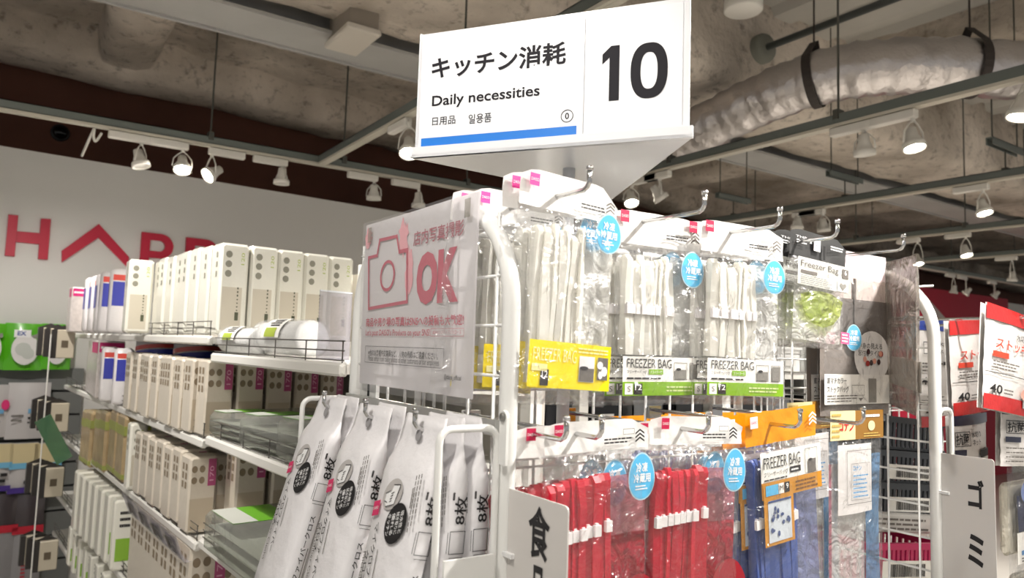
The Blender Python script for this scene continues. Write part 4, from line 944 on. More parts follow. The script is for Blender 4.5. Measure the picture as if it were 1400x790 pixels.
# ================================================================== LEFT GONDOLA SHELVING
TF = R(4.5); FU = Vector((-math.sin(TF), math.cos(TF), 0)); FV = Vector((math.cos(TF), math.sin(TF), 0))
def FX(u, v, dz=0): p = FU*u+FV*v; return Vector((p.x, p.y, H+dz))
def FM(u, v, dz, yaw=0.):                          # local x = into the shelf, y = up, z = towards the camera along the aisle
    p = FX(u, v, dz); b_ = Matrix(((FV.x, 0, -FU.x, p.x), (FV.y, 0, -FU.y, p.y), (0, 1, 0, p.z), (0, 0, 0, 1)))
    return b_ @ Matrix.Rotation(R(yaw), 4, 'Y')
SHW = M('shelf_white', (228, 226, 220), .4); FENCE = M('fence_wire', (96, 92, 88), .35, .6)
ACR = FILM('acrylic', tint=(240, 240, 244), haze=.28, hcol=(214, 210, 218), bump=.05, gl=.06)
D0 = .528
def unit(label, u0, u1, levels, depth=.42):
    t = thing('shelving_unit', label, 'shelving', FM(u0, D0, -H)); L = u1-u0
    for dz in levels:
        z = H+dz
        s = MB().box(.006, depth, z-.018, z-.002, -L, 0).build('shelf', SHW, t)
        MB().cbox(-.004, .012, z-.022, z, -L, 0, .004).build('shelf_edge', SHW, s)
        fb = MB()
        for k in range(3): fb.tube([(.004, z+.004+.016*k, -L+.005), (.004, z+.004+.016*k, -.004)], .0013, 5)
        q = .01
        while q < L: fb.tube([(.004, z, -q), (.004, z+.037, -q)], .0013, 5); q += .15
        fb.build('wire_fence', FENCE, s)
        MB().prism([(.02, z-.018), (depth, z-.018), (depth, z-.06), (.2, z-.05)], -.004, 0).build('bracket', SHW, s)
    MB().box(depth, depth+.02, .02, H+.20, -L, 0).build('back_panel', M('pegboard', (206, 200, 190), .6), t)
    for q in (0, -L): MB().box(depth-.03, depth, 0, H+.22, q-.015, q+.015).build('upright', SHW, t)
    MB().box(.02, depth, 0, .1, -L, 0).build('plinth', SHW, t)
    return t
LV2 = [.008, -.238, -.478, -.745, -.925, -1.2]
LV1 = [-.032, -.226, -.462, -.76, -1.05]
unit('white shelving unit running along the aisle towards the white wall', 1.83, 4.1, LV2)
unit('white shelving unit next to the rack with a slightly lower top shelf', 1.10, 1.80, LV1)
TIS = M('pack_cream', (232, 230, 218), .28, coat=.6, bump=.1, bscale=40); TAN = M('tan_panel', (204, 196, 178), .4, coat=.5); DOT = M('dot_grey', (142, 140, 126), .5); LIMT = M('lime_print', (172, 190, 70), .5)
def tall_pack(label, T, h=.228, w_=.070, d_=.076, grp='tall white packs on the top shelf'):
    t = thing('paper_pack', label, 'paper pack', T, grp)
    MB().cbox(0, w_, 0, h, -d_, 0, .006).build('body', TIS, t)
    mb = MB()
    for k in range(3): mb.disc(.020, h-.028-.024*k, .008, .0085, .0006)
    mb.build('dot_print', DOT, t)
    MB().rect(.008, .012, w_-.014, h*.52, .0005).build('tan_panel', TAN, t)
    text(t, '120', w_-.020, h-.052, w_-.012, h-.022, LIMT, z=.0008, rot=90)
    mb = MB()
    for k in range(8): mb.rect(w_-.026, h*.5-.009*k, w_-.0225, h*.5-.009*k+(.005 if k < 3 else .003), .0009)
    mb.rect(w_-.029, h*.16, w_-.020, h*.25, .0009).build('column_print', M('dark_olive', (80, 84, 62), .5), t)
    sd = MB()
    for k in range(3): sd.add([(-.0006, h-.036-.024*k, -.022), (-.0006, h-.036-.024*k, -.034), (-.0006, h-.022-.024*k, -.034), (-.0006, h-.022-.024*k, -.022)], [(0, 1, 2, 3)])
    sd.build('side_print', DOT, t)
    return t
tp = tall_pack('tall white pack printed 120 at the shelf end, nearest the aisle', FM(1.84, .545, .012))
ords = ['second', 'third', 'fourth', 'fifth', 'sixth', 'seventh', 'eighth', 'ninth', 'tenth']
for k in range(4): clone(tp, FM(1.84+.004*k, .620+.0725*k, .012-.001*k), 'tall white pack printed 120 at the shelf end, %s from the aisle' % ords[k])
for k in range(7): clone(tp, FM(1.84+.083*(k+1), .538-.004*(k % 3)+.003, .012+.002*(k % 2)), '%s tall white pack from the near end of the top shelf front row' % ords[k])
clone(tp, FM(2.48, .464, .012, -4), 'tall white pack jutting out over the top shelf edge, below the wall letters')
for k in range(2): clone(tp, FM(1.84+.083*(k+1), .622, .014), '%s tall white pack in the row behind the front row, top shelf' % ords[k])
BGP = M('pack_pale', (228, 224, 224), .3, coat=.5, bump=.12, bscale=30); ROYAL = M('royal_blue', (52, 60, 168), .4, coat=.4); ORED = M('orange_red', (216, 74, 62), .4, coat=.4)
def blue_pack(label, T, h=.225, w_=.07, d_=.06):
    t = thing('plastic_pack', label, 'plastic pack', T, 'white packs with blue and red print')
    MB().cbox(0, w_, 0, h, -d_, 0, .01).build('body', BGP, t, True)
    MB().rect(.010, h*.42, w_-.008, h*.80, .0008).build('blue_print', ROYAL, t); MB().rect(.010, h*.82, w_-.008, h*.91, .0008).build('red_print', ORED, t)
    s = MB().add([(-.0008, h*.42, -.008), (-.0008, h*.42, -d_+.008), (-.0008, h*.8, -d_+.008), (-.0008, h*.8, -.008)], [(0, 1, 2, 3)]); s.build('blue_side', ROYAL, t)
    return t
bp1 = blue_pack('white pack with blue and red print on the top shelf, nearer one', FM(2.86, .478, .012, -8))
clone(bp1, FM(3.0, .470, .012, -8), 'white pack with blue and red print on the top shelf, farther one')
clone(bp1, FM(2.80, .500, -.234, -8) @ Matrix.Scale(.86, 4), 'white pack with blue and red print on the second shelf, nearer one')
clone(bp1, FM(2.95, .486, -.234, -8) @ Matrix.Scale(.86, 4), 'white pack with blue and red print on the second shelf, farther one')
MAG = M('magenta_label', (196, 30, 110), .45)
def grey_box(label, T, h, w_, d_):
    t = thing('printed_box', label, 'box', T, 'grey printed boxes with magenta corner')
    MB().cbox(0, w_, 0, h, -d_, 0, .004).build('body', M('box_print', (206, 198, 194), .4, coat=.3, var=.2, vscale=60), t)
    MB().rect(.004, h*.80, w_*.96, h*.97, .0007).build('magenta_label', MAG, t); printlines(t, w_*.1, h*.84, w_*.8, h*.93, 1, WPR, z=.0012)
    MB().add([(-.0008, h*.78, -.004), (-.0008, h*.78, -d_*.55), (-.0008, h*.97, -d_*.55), (-.0008, h*.97, -.004)], [(0, 1, 2, 3)]).build('magenta_side', MAG, t)
    return t
gb1 = grey_box('tall grey box with magenta top label at the far end of the top shelf', FM(3.55, .455, .012), .19, .075, .1)
grey_box('wide grey box with magenta corner on the second shelf', FM(3.12, .500, -.234, -4), .215, .09, .42)
for k in range(3): clone(bp1, FM(3.14+.13*k, .485, .012), ['plain pack behind the blue printed ones on the top shelf', 'plain pack middle of the far top shelf', 'plain pack last on the far top shelf'][k])
# second shelf packs (magenta 170 band)
BEIG = M('pack_beige', (214, 204, 188), .32, coat=.5, bump=.1, bscale=40); BRD_ = M('dot_brown', (138, 122, 100), .5); MAUV = M('mauve_band', (176, 74, 122), .45, coat=.4)
def dot_pack(label, T, h=.184, w_=.066, d_=.078, band=True, grp='beige dotted packs on the shelves', lab='170'):
    t = thing('paper_pack', label, 'paper pack', T, grp)
    MB().cbox(0, w_, 0, h, -d_, 0, .005).build('body', BEIG, t)
    mb = MB(); sd = MB()
    for i in range(2):
        for k in range(2): mb.disc(.012+.018*i, h-.030-.027*k, .0068, .0085, .0006)
    for i in range(2):
        for k in range(3):
            y = h-.026-.022*k; z = -.020-.026*i; sd.add([(-.0006, y-.009, z), (-.0006, y-.009, z-.014), (-.0006, y+.007, z-.014), (-.0006, y+.007, z)], [(0, 1, 2, 3)])
    mb.build('dot_print', BRD_, t); sd.build('side_print', BRD_, t)
    if band:
        m_ = MB().rect(w_-.022, h-.072, w_-.003, h-.006, .0007).build('mauve_band', MAUV, t); text(m_, lab, w_-.018, h-.060, w_-.008, h-.024, M('pale_mauve', (226, 170, 196), .5), z=.0012, rot=90)
    MB().rect(.004, .008, w_-.006, h*.45, .0005).build('lower_panel', M('beige_panel', (196, 182, 160), .4), t)
    return t
dpk = dot_pack('beige dotted pack with mauve 170 band at the second shelf end, nearest the aisle', FM(1.842, .530, -.234))
for k in range(4): clone(dpk, FM(1.842+.01*k, .606+.078*k, -.234-.006*k), 'beige dotted pack with mauve 170 band at the second shelf end, %s from the aisle' % ords[k])
for k in range(9): clone(dpk, FM(1.842+.084*(k+1), .520-.004*(k % 3), -.234-.002*(k % 2)), '%s beige dotted pack from the near end of the second shelf row' % ords[k])
# rolls with red and blue swoosh behind them
for k, (u, v) in enumerate(((2.50, .70), (2.95, .68))):
    t = thing('roll_pack', ['large paper roll pack with red and blue swoosh, nearer one', 'large paper roll pack with red and blue swoosh, farther one'][k], 'paper roll', FM(u, v, -.234))
    MB().lathe([(.075, 0), (.085, .006), (.085, .222), (.075, .228)], 24, Matrix.Rotation(R(-90), 4, 'X')).build('body', BGP, t, True)
    def band(y0, y1, mat, nm, r=.0858):
        MB().sheet(20, 2, lambda a, b_: (r*math.cos(R(180+20+200*a-30)), y0+(y1-y0)*b_+.016*math.sin(a*math.pi), -r*math.sin(R(180+20+200*a-30)))).build(nm, mat, t, True)
    band(.182, .197, ORED, 'red_swoosh'); band(.150, .178, ROYAL, 'blue_swoosh')
# third shelf
KHA = M('kraft_pack', (176, 152, 112), .4, coat=.4, bump=.2, bscale=30, var=.25, vscale=20); OLV = M('olive_print', (150, 156, 80), .5)
def kraft(label, T, h=.215, w_=.08, d_=.12):
    t = thing('kraft_pack', label, 'paper pack', T, 'brown packs with olive stripe')
    MB().cbox(0, w_, 0, h, -d_, 0, .008).build('body', KHA, t)
    MB().box(-.0008, w_+.0004, h*.70, h*.84, -d_-.0004, .0008).build('olive_band', OLV, t); MB().box(-.0008, w_, h*.05, h*.12, -d_, .0008).build('olive_foot', OLV, t)
    return t
kp = kraft('brown pack with olive band on the third shelf, nearest one', FM(2.66, .520, -.474))
for k in range(5): clone(kp, FM(2.66+.145*(k+1), .522-.008*(k % 2), -.474-.012*k), '%s brown pack with olive band from the near one, third shelf' % ords[k])
wp = tall_pack('slim white pack between the brown and the dotted packs', FM(2.53, .512, -.474), .205, .05, .05, 'slim white packs')
for j in range(3):
    for k in range(7 if j == 0 else 4):
        u = 1.90+.088*k+(.04 if j else 0); v = .522+.075*j
        lab = '%s beige dotted pack from the price holder end, %s row of the third shelf' % ((['first']+ords)[k], ['front', 'middle', 'back'][j])
        if j == 0 and k == 0: lab = 'beige dotted pack at the near end of the third shelf, by the price holder'
        clone(dpk, FM(u, v, -.474+.006*(k % 2)) @ Matrix.Scale(1.0 if j == 0 else .96, 4), lab)
# clear price card holder along the third shelf
ph = thing('price_holder', 'clear tilted price card holder along the third shelf', 'price holder', FM(1.86, D0-.006, -.500))
L_ = .62
MB().add([(-.010, -.030, 0), (-.034, .034, 0), (-.034, .034, -L_), (-.010, -.030, -L_), (-.008, -.030, 0), (-.032, .034, 0), (-.032, .034, -L_), (-.008, -.030, -L_)], [(0, 1, 2, 3), (7, 6, 5, 4), (0, 4, 5, 1), (3, 2, 6, 7)]).build('acrylic_face', ACR, ph)
MB().add([(-.008, -.030, 0), (.03, -.030, 0), (.03, -.030, -L_), (-.008, -.030, -L_)], [(0, 1, 2, 3)]).build('acrylic_base', ACR, ph)
for k in range(4):
    z0 = -.03-.15*k; cdm = MB().add([(-.0085, -.028, z0), (-.027, .021, z0), (-.027, .021, z0-.105), (-.0085, -.028, z0-.105)], [(0, 1, 2, 3)]).build('price_card', M('card_mauve', (222, 212, 214), .5), ph)
    pm = MB()
    for r in range(4): pm.add([(-.0130-.0036*r, -.0195+.0095*r, z0-.008), (-.0145-.0036*r, -.0158+.0095*r, z0-.008), (-.0145-.0036*r, -.0158+.0095*r, z0-.058), (-.0130-.0036*r, -.0195+.0095*r, z0-.058)], [(0, 1, 2, 3)])
    pm.add([(-.0125, -.021, z0-.07), (-.0240, .010, z0-.07), (-.0240, .010, z0-.098), (-.0125, -.021, z0-.098)], [(0, 1, 2, 3)])
    pm.v = [(x-.0022, y-.0006, z) for x, y, z in pm.v]; pm.build('card_print', GREYINK, cdm)
# fourth and fifth shelves
GLB = M('green_label', (140, 186, 60), .45)
def green_label_pack(label, T):
    t = thing('paper_pack', label, 'paper pack', T, 'cream packs with green label')
    MB().cbox(0, .075, 0, .22, -.07, 0, .006).build('body', TIS, t); MB().rect(.01, .03, .062, .10, .0008).build('green_label', GLB, t)
    printlines(t, .018, .13, .05, .19, 3, INK, z=.0008, seed=3); return t
gl = green_label_pack('cream pack with green label on the fourth shelf, nearest one', FM(2.62, .50, -.741, -6))
for k in range(6): clone(gl, FM(2.62+.1*(k+1), .50-.004*k, -.741), '%s cream pack with green label along the fourth shelf' % ords[k])
for k in range(7): clone(gl, FM(2.7+.12*k, .50, -.921) @ Matrix.Scale(.68, 4), '%s cream pack with green label along the fifth shelf' % (['first']+ords)[k])
for j in range(2):
    for k in range(7): clone(dpk, FM(1.86+.09*k, .525+.075*j, -.741) @ Matrix.Scale(1.34, 4), '%s beige dotted pack under the price holder, %s row of the fourth shelf' % ((['first']+ords)[k], ['front', 'rear'][j]))
# near unit: cup sleeves, tray packs, clear box
def cup_sleeve(label, T, L_, r):
    t = thing('cup_sleeve', label, 'cup pack', T, 'clear-wrapped white cup sleeves')
    Z = Matrix.Rotation(R(180), 4, 'X')
    MB().lathe([(r*.8, 0), (r*.97, .004), (r, .012), (r*.98, .03), (r, .05), (r*.96, L_*.5), (r*.92, L_)], 22, Z).build('cups', M('cup_white', (240, 240, 238), .35), t, True)
    mb = MB().lathe([(r*.5, -.012), (r*1.02, -.004), (r*1.1, .02), (r*1.08, L_*.6), (r*1.12, L_*.9), (r*.7, L_+.02)], 18, Z)
    mb.v = [(x+.004*nz(x, y, z, 40), y+.004*nz(y, z, x, 40), z) for x, y, z in mb.v]
    mb.build('wrap', FILM('crisp_wrap', haze=.1, bump=1., bscale=30, gl=.08), t)
    lb = MB().sheet(8, 2, lambda a, b_: (r*1.13*math.cos(R(100+80*a)), r*1.13*math.sin(R(100+80*a)), -.08-.10*b_)).build('label', M('label_white'), t, True)
    MB().sheet(6, 2, lambda a, b_: (r*1.15*math.cos(R(150+28*a)), r*1.15*math.sin(R(150+28*a)), -.10-.06*b_)).build('lime_band', LIMT, lb, True)
    mb = MB()
    for k in range(4): mb.sheet(3, 1, lambda a, b_: (r*1.15*math.cos(R(112+10*k*.9+5*a)), r*1.15*math.sin(R(112+10*k*.9+5*a)), -.095-(.06-.01*(k % 2))*b_))
    mb.build('label_print', INK, lb); return t
cup_sleeve('clear-wrapped sleeve of white cups lying on the near shelf, right one', FM(1.37, .592, .008), .27, .036)
cup_sleeve('clear-wrapped sleeve of white cups lying on the near shelf, left one', FM(1.60, .570, -.001), .22, .030)
t = thing('card_stand', 'clear upright acrylic card stand behind the left rack post', 'card stand', FM(1.24, .545, -.03, 10))
MB().box(0, .07, .02, .125, -.002, 0).build('acrylic_face', ACR, t); MB().box(0, .07, 0, .02, -.004, .0).box(0, .07, 0, .002, -.05, 0).build('foot', ACR, t); MB().box(0, .07, .123, .126, -.0025, .0005).build('lit_edge', M('acrylic_edge', (236, 240, 244), .2), t)
CLR = FILM('clear_tray', tint=(240, 242, 238), haze=.22, hcol=(206, 206, 200), bump=.6, bscale=18, gl=.06)
def tray_pack(label, T, wv, h, du, lab=True):
    t = thing('tray_pack', label, 'tray pack', T, 'clear trays with green labels')
    MB().cbox(0, wv, 0, h, -du, 0, .01).build('tray', CLR, t, True)
    n = 3
    for k in range(n): MB().box(.008, wv-.008, .004+k*(h-.012)/n, .006+k*(h-.012)/n, -du+.008, -.008).build('tray_layer', M('tray_sheet', (214, 216, 208), .4, trans=.5), t)
    g = MB().box(.01, wv*.45, h+.0005, h+.0012, -du*.96, -du*.62).build('green_label', M('bright_green', (108, 176, 44), .4), t)
    MB().box(.01, wv*.2, h+.0013, h+.0018, -du*.96, -du*.62).build('label_grey', M('label_grey2', (206, 208, 200), .5), g)
    return t
tray_pack('clear box with bright green label jutting from the near lower shelf', FM(1.24, .492, -.452), .30, .085, .42)
for k in range(3): tray_pack(['stacked clear tray pack with green label under the cups, left', 'stacked clear tray pack with green label under the cups, middle', 'stacked clear tray pack with green label behind the cloth packs'][k], FM(1.60-.21*k, .545, -.222, 6), .26, .055+.012*k, .19)
for k in range(4): clone(dpk, FM(1.79-.005*k, .600+.085*k, -.456) @ Matrix.Scale(1.1, 4), '%s beige dotted pack standing behind the clear green-labelled box' % (['first']+ords)[k])
# packs hanging at the far end of the unit
BK = M('pack_black_side', (44, 40, 38), .4, coat=.3)
def end_pack(label, T):
    t = thing('hanging_pack', label, 'hanging pack', T, 'beige packs with black edge hanging at the unit end')
    MB().cbox(0, .085, -.12, 0, -.03, 0, .003).build('body', M('pack_sand', (196, 186, 166), .4, coat=.4), t)
    MB().box(-.001, .018, -.121, .001, -.031, .001).build('black_edge', BK, t)
    MB().rect(.035, -.075, .060, -.045, .0012).build('square_print', M('print_umber', (96, 84, 68), .5), t)
    MB().prism([(.0, .001), (.085, .001), (.045, .02)], -.02, -.018).build('header', BK, t); return t
ep = None
for g, dz in enumerate((.02, -.29, -.56, -.86, -1.12)):
    for k in range(3):
        lab = ['top', 'second', 'third', 'fourth', 'lowest'][g]+' cluster of black-edged packs at the shelf end, '+['front pack', 'middle pack', 'rear pack'][k]
        T = FM(3.62+.05*k, .405-.02*k, dz+.004*k, 0)
        if ep is None: ep = end_pack(lab, T)
        else: clone(ep, T, lab)
tag(MB().tube([FX(3.6, .398, .0), FX(3.6, .398, -1.35)], .003, 6).build('clip_strip', SHW), 'thin white vertical strip at the end of the shelving', 'display strip')
o = MB().box(0, .06, 0, .19, -.003, 0).build('shelf_talker', FILM('green_plate', tint=(150, 190, 160), haze=.6, hcol=(104, 150, 118), bump=.02)); o.matrix_world = FM(3.3, .42, -.50, 15) @ Matrix.Rotation(R(28), 4, 'Z'); tag(o, 'tilted translucent green plate at the shelf end', 'shelf sign')
# ================================================================== WALL DISPLAY beyond the aisle (far left)
VF = Fr(WF.o-WU*.10, WV)
PANEL = M('slat_grey', (118, 120, 118), .6)
a0 = VF.uv(-60, 500); a1 = VF.uv(118, 505)
wd_ = thing('slat_panel_display', 'grey slat wall panel with hanging packs at the left edge', 'display panel', VF.mat())
z_ = a0[1]; k = 0
while z_ > .12:
    MB().box(a0[0], a1[0], z_-.13, z_-.012, -.09, -.06).build('slat', PANEL, wd_); z_ -= .13; k += 1
MB().box(a0[0], a1[0], .0, a0[1]-.02, -.098, -.09).build('backing', M('backing_dark', (70, 70, 70), .7), wd_)
GRN = M('leaf_green', (92, 186, 32), .35, coat=.5)
def wall_pack(rect, style, label):
    x0, y1 = VF.uv(rect[0], rect[1]); x1, y0 = VF.uv(rect[2], rect[3]); w_ = x1-x0; h = y1-y0
    t = thing('hanging_pack', label, 'hanging pack', VF.mat() @ Matrix.Translation((x0, y0, 0)), 'packs hanging on the slat panel')
    def pil(mat, y0_, y1_, nm, z=.03, xa=0., xb=None):
        xb = w_ if xb is None else xb
        return MB().sheet(8, 8, lambda a, b_: (xa+(xb-xa)*a, y0_+(y1_-y0_)*b_, z*(.15+3.2*a*(1-a)*(.4+2.4*b_*(1-b_))))).add([(xa, y0_, -.004), (xb, y0_, -.004), (xb, y1_, -.004), (xa, y1_, -.004)], [(0, 3, 2, 1)]).build(nm, mat, t, True)
    if style == 'green':
        pil(GRN, 0, h, 'bag', .05); MB().disc(w_*.5, h*.45, w_*.34, h*.33, .056, egg=0).build('print_white', M('bowl_white'), t)
        MB().rect(w_*.2, h*.70, w_*.62, h*.86, .0575).build('name_panel', PAPER, t); text(t, 'EX', w_*.28, h*.74, w_*.5, h*.83, M('name_blue', (70, 90, 160), .5), z=.0585, bold=.03)
        MB().disc(w_*.45, h*.45, w_*.2, h*.14, .0572).disc(w_*.58, h*.36, w_*.16, h*.12, .0574).build('print_grey', M('print_pale', (196, 200, 194), .5), t)
        MB().poly([(w_*.62, h*.74), (w_*.84, h*.8), (w_*.86, h*.70), (w_*.7, h*.68)], .0578).build('print_dark', M('picture_grey'), t)
    elif style == 'white':
        pil(M('pack_greywhite', (204, 200, 200), .35, coat=.4), 0, h, 'bag', .04)
        MB().disc(w_*.9, h*.62, w_*.11, h*.10, .03).build('pink_dot', M('hot_pink', (226, 50, 120), .5), t)
        MB().rect(w_*.48, h*.46, w_*.86, h*.54, .046).build('blue_bar', M('soft_blue', (110, 170, 210), .5), t)
        printlines(t, w_*.48, h*.26, w_*.84, h*.42, 2, INK, z=.046, seed=2); printlines(t, w_*.1, h*.3, w_*.4, h*.46, 2, GREYINK, z=.044, seed=4)
    elif style == 'cream':
        pil(M('pack_greywhite'), 0, h, 'bag', .03); MB().rect(0, h*.58, w_, h, .032).build('cream_top', M('cream_kraft', (220, 204, 160), .4), t)
        MB().rect(0, h*.48, w_, h*.60, .0335).build('blue_band', M('sky_band', (120, 190, 226), .5), t); MB().rect(0, -.004, w_, h*.10, .033).build('purple_foot', M('purple_band', (74, 50, 140), .5), t)
        MB().rect(w_*.62, h*.30, w_*.86, h*.37, .0345).rect(w_*.55, h*.17, w_*.8, h*.24, .0345).build('black_tags', INK, t)
    else:
        pil(M('pack_dark', (70, 62, 66), .35, coat=.5), h*.62, h, 'bag_top', .03); MB().rect(0, h*.58, w_, h*.66, .02).build('red_band', M('crimson_band', (196, 36, 56), .5), t)
        pil(M('pack_smoke', (150, 148, 150), .35, coat=.5), 0, h*.6, 'bag', .03)
        printlines(t, w_*.36, h*.04, w_*.52, h*.5, 12, M('crimson_band'), z=.034, seed=6)
for r, s, l in (((-34, 441, 5, 505), 'green', 'green bag pack cut off by the left edge, top row'), ((8, 441, 57, 506), 'green', 'green bag pack with white print, middle of the top row'), ((58, 442, 95, 505), 'green', 'green bag pack nearest the shelving, top row'),
                ((-38, 526, 8, 597), 'white', 'white pack with pink dot cut off by the left edge'), ((12, 523, 64, 598), 'white', 'white pack with pink dot and blue bar under the green bags'),
                ((-22, 607, 13, 668), 'cream', 'cream-topped pack with purple foot at the left edge'), ((14, 606, 47, 670), 'cream', 'cream-topped pack with purple foot, middle one'), ((47, 606, 80, 668), 'cream', 'cream-topped pack with purple foot nearest the shelving'),
                ((-20, 676, 17, 800), 'dark', 'dark-topped pack with red band at the bottom left corner'), ((20, 676, 52, 800), 'dark', 'dark-topped pack with red band beside the corner one')):
    wall_pack(r, s, l)
# ================================================================== NEXT RACK at the right: strainer net packs
NETW = M('net_white', (226, 222, 218), .35, coat=.45, bump=.25, bscale=18)
HRED = M('header_red', (196, 34, 34), .3, coat=.5, bump=.2, bscale=20); HBLU = M('header_cobalt', (38, 66, 160), .3, coat=.5); HNAV = M('header_navy', (26, 30, 58), .3, coat=.4)
RORG = M('print_redorange', (206, 66, 44), .5)
def net_pack(label, T, w_, h, hm, style):
    t = thing('net_pack', label, 'net pack', T, 'strainer net packs on the right')
    def pz(x, y): q = (x+w_/2)/w_; r = (y+h)/h; return .016*(.1+3.4*q*(1-q)*(.35+2.4*r*(1-r)))
    MB().sheet(12, 12, lambda a, b_: (-w_/2+w_*a, -h+h*b_, pz(-w_/2+w_*a, -h+h*b_)+.0018*nz(a, b_, 3, 9))).sheet(4, 4, lambda a, b_: (w_/2-w_*a, -h+h*b_, -.006)).build('bag', NETW, t, True)
    def patch(x0, y0, x1, y1, mat, nm, n=8, dz=.0024): return MB().sheet(n, 4, lambda a, b_: (x0+(x1-x0)*a, y0+(y1-y0)*b_, pz(x0+(x1-x0)*a, y0+(y1-y0)*b_)+dz)).build(nm, mat, t, True)
    def tx(s, x0, y0, x1, y1, mat, bold=.0, sh=0.): return text(t, s, x0, y0, x1, y1, mat, z=.0035, bold=bold, zf=pz, shear=sh)
    patch(-w_/2, -h*.15, w_/2, 0, hm, 'header')
    if style == 'stocking':
        patch(-w_/2, -h, w_/2, -h*.86, hm, 'foot')
        tx('水切りネット', -w_*.1, -h*.30, w_*.28, -h*.23, INK, .01); tx('ストッキング', -w_*.40, -h*.42, w_*.30, -h*.31, RORG, .02, .2)
        b_ = patch(-w_*.42, -h*.50, -w_*.22, -h*.445, RORG, 'red_tag', 3, .003)
        printlines(t, -w_*.42, -h*.62, -w_*.05, -h*.53, 3, GREYINK, z=.004, seed=4, zf=pz)
        patch(w_*.18, -h*.55, w_*.46, -h*.48, INK, 'black_tag', 3, .003); patch(w_*.2, -h*.64, w_*.44, -h*.56, M('print_pale'), 'grey_patch', 3, .003)
        MB().sheet(10, 1, lambda a, b_: (-w_/2+w_*a, -h*.655+.0012*b_, pz(-w_/2+w_*a, -h*.65)+.003)).build('rule_line', INK, t)
        tx('40', -w_*.44, -h*.845, -w_*.28, -h*.76, INK, .02); printlines(t, -w_*.26, -h*.845, -w_*.12, -h*.78, 2, GREYINK, z=.004, seed=3, zf=pz)
        MB().disc(w_*.16, -h*.80, w_*.16, h*.07, .0042).bend(pz).build('strainer_net', M('salmon', (226, 172, 156), .5), t)
        MB().poly([(w_*.05, -h*.83), (w_*.27, -h*.83), (w_*.25, -h*.93), (w_*.08, -h*.93)], .0038).bend(pz).build('strainer_cup', M('cup_grey', (180, 178, 176), .4), t)
    elif style == 'net':
        MB().frame(-w_*.42, -h*.46, -w_*.26, -h*.30, .0016, .004).bend(pz).build('mark', INK, t); tx('水切り', -w_*.2, -h*.36, w_*.12, -h*.29, INK, .012); tx('ネット', -w_*.2, -h*.46, w_*.12, -h*.39, INK, .012)
        patch(-w_*.1, -h*.60, w_*.14, -h*.555, INK, 'black_tag', 3, .003); printlines(t, -w_*.44, -h*.70, -w_*.1, -h*.56, 3, GREYINK, z=.004, seed=4, zf=pz)
        tx('40', -w_*.44, -h*.86, -w_*.28, -h*.76, INK, .02)
    else:
        tx('抗菌', -w_*.44, -h*.44, -w_*.20, -h*.26, INK, .02); MB().frame(-w_*.46, -h*.46, -w_*.18, -h*.24, .0014, .004).bend(pz).build('mark_frame', INK, t)
        tx('水切り', -w_*.15, -h*.34, w_*.1, -h*.25, INK, .014); tx('ネット', -w_*.13, -h*.46, w_*.08, -h*.37, INK, .014)
        patch(-w_*.46, -h*.60, -w_*.26, -h*.51, HNAV, 'navy_tag', 3, .003); printlines(t, -w_*.46, -h*.95, -w_*.12, -h*.66, 4, GREYINK, z=.004, seed=9, zf=pz, fill=.3)
        patch(w_*.08, -h*.66, w_*.45, -h*.54, INK, 'black_tag', 4, .003); patch(w_*.1, -h*.9, w_*.43, -h*.67, M('label_white'), 'white_patch', 4, .003)
    return t
def netm(px, py, Y, yaw=0, roll=0, tilt=0):
    p = onY(px, py, Y); return pack_frame(p.x, p.y, p.z, yaw, tilt, roll)
np1 = net_pack('red-headed white strainer net pack cut by the right edge', netm(1385, 428, .56, 0, -7), .215, .175, HRED, 'stocking')
clone(np1, netm(1332, 437, .66, 0, 4), 'red-headed white strainer net pack just right of the right post')
clone(np1, netm(1288, 480, .86, 0, 0), 'red-headed strainer net pack low behind the right end grid')
net_pack('blue-headed white strainer net pack seen through the right arch', netm(1284, 438, .76, 0, 0), .20, .155, HBLU, 'net')
net_pack('navy-headed antibacterial net pack at the right edge', netm(1402, 556, .58, 0, -3), .21, .105, HNAV, 'antibac')
clone(np1, netm(1440, 430, .66, 0, 5), 'red-headed strainer net pack mostly outside the right edge')
t = net_pack('navy-headed net pack behind the rack hoop at the right', netm(1322, 566, .66, 0, 2), .14, .12, HNAV, 'antibac')
for px, py, Y, nme in ((1385, 430, .56, 'red-headed net pack at the right edge'), (1332, 440, .66, 'red-headed net pack beside the right post'), (1402, 558, .58, 'navy-headed antibacterial net pack')):
    p = onY(px, py, Y); hook((p.x, 1.116, p.z-.006), (0, -1, 0), 1.116-Y+.02, 'chrome hook holding the '+nme, 'chrome hooks of the right rack')
# blue cup packs lower right
def cup_pack(label, T):
    t = thing('net_pack', label, 'net pack', T, 'clear packs with blue cup at lower right')
    MB().cbox(-.1, .1, -.16, -.03, -.02, -.004, .006).build('net_roll', M('net_cream', (222, 216, 200), .5, bump=.5, bscale=60, stretch=(6, 1, 1)), t)
    MB().disc(-.045, -.045, .04, .024, .012).build('cup_rim', M('cup_periwinkle', (116, 136, 190), .4), t)
    MB().poly([(-.095, -.05), (.1, -.05), (.1, -.115), (-.09, -.115)], .009).build('cup_body', M('cup_navy', (26, 34, 70), .35), t)
    l = MB().rect(-.1, -.17, .1, -.115, .0105).build('label', M('label_white'), t)
    text(l, 'ストッキング', -.075, -.142, .06, -.128, M('sky_ink', (70, 130, 186), .5), z=.0112, bold=.02); MB().rect(-.085, -.155, -.05, -.147, .0112).build('blue_tag', M('sky_ink'), l); printlines(l, -.085, -.168, .02, -.158, 2, GREYINK, z=.0112, seed=4)
    pouch(t, .22, -.20, .0, .02, FZ, 91); return t
cpk = cup_pack('clear net pack with blue cup beside the ゴミ board', netm(1412, 634, .60))
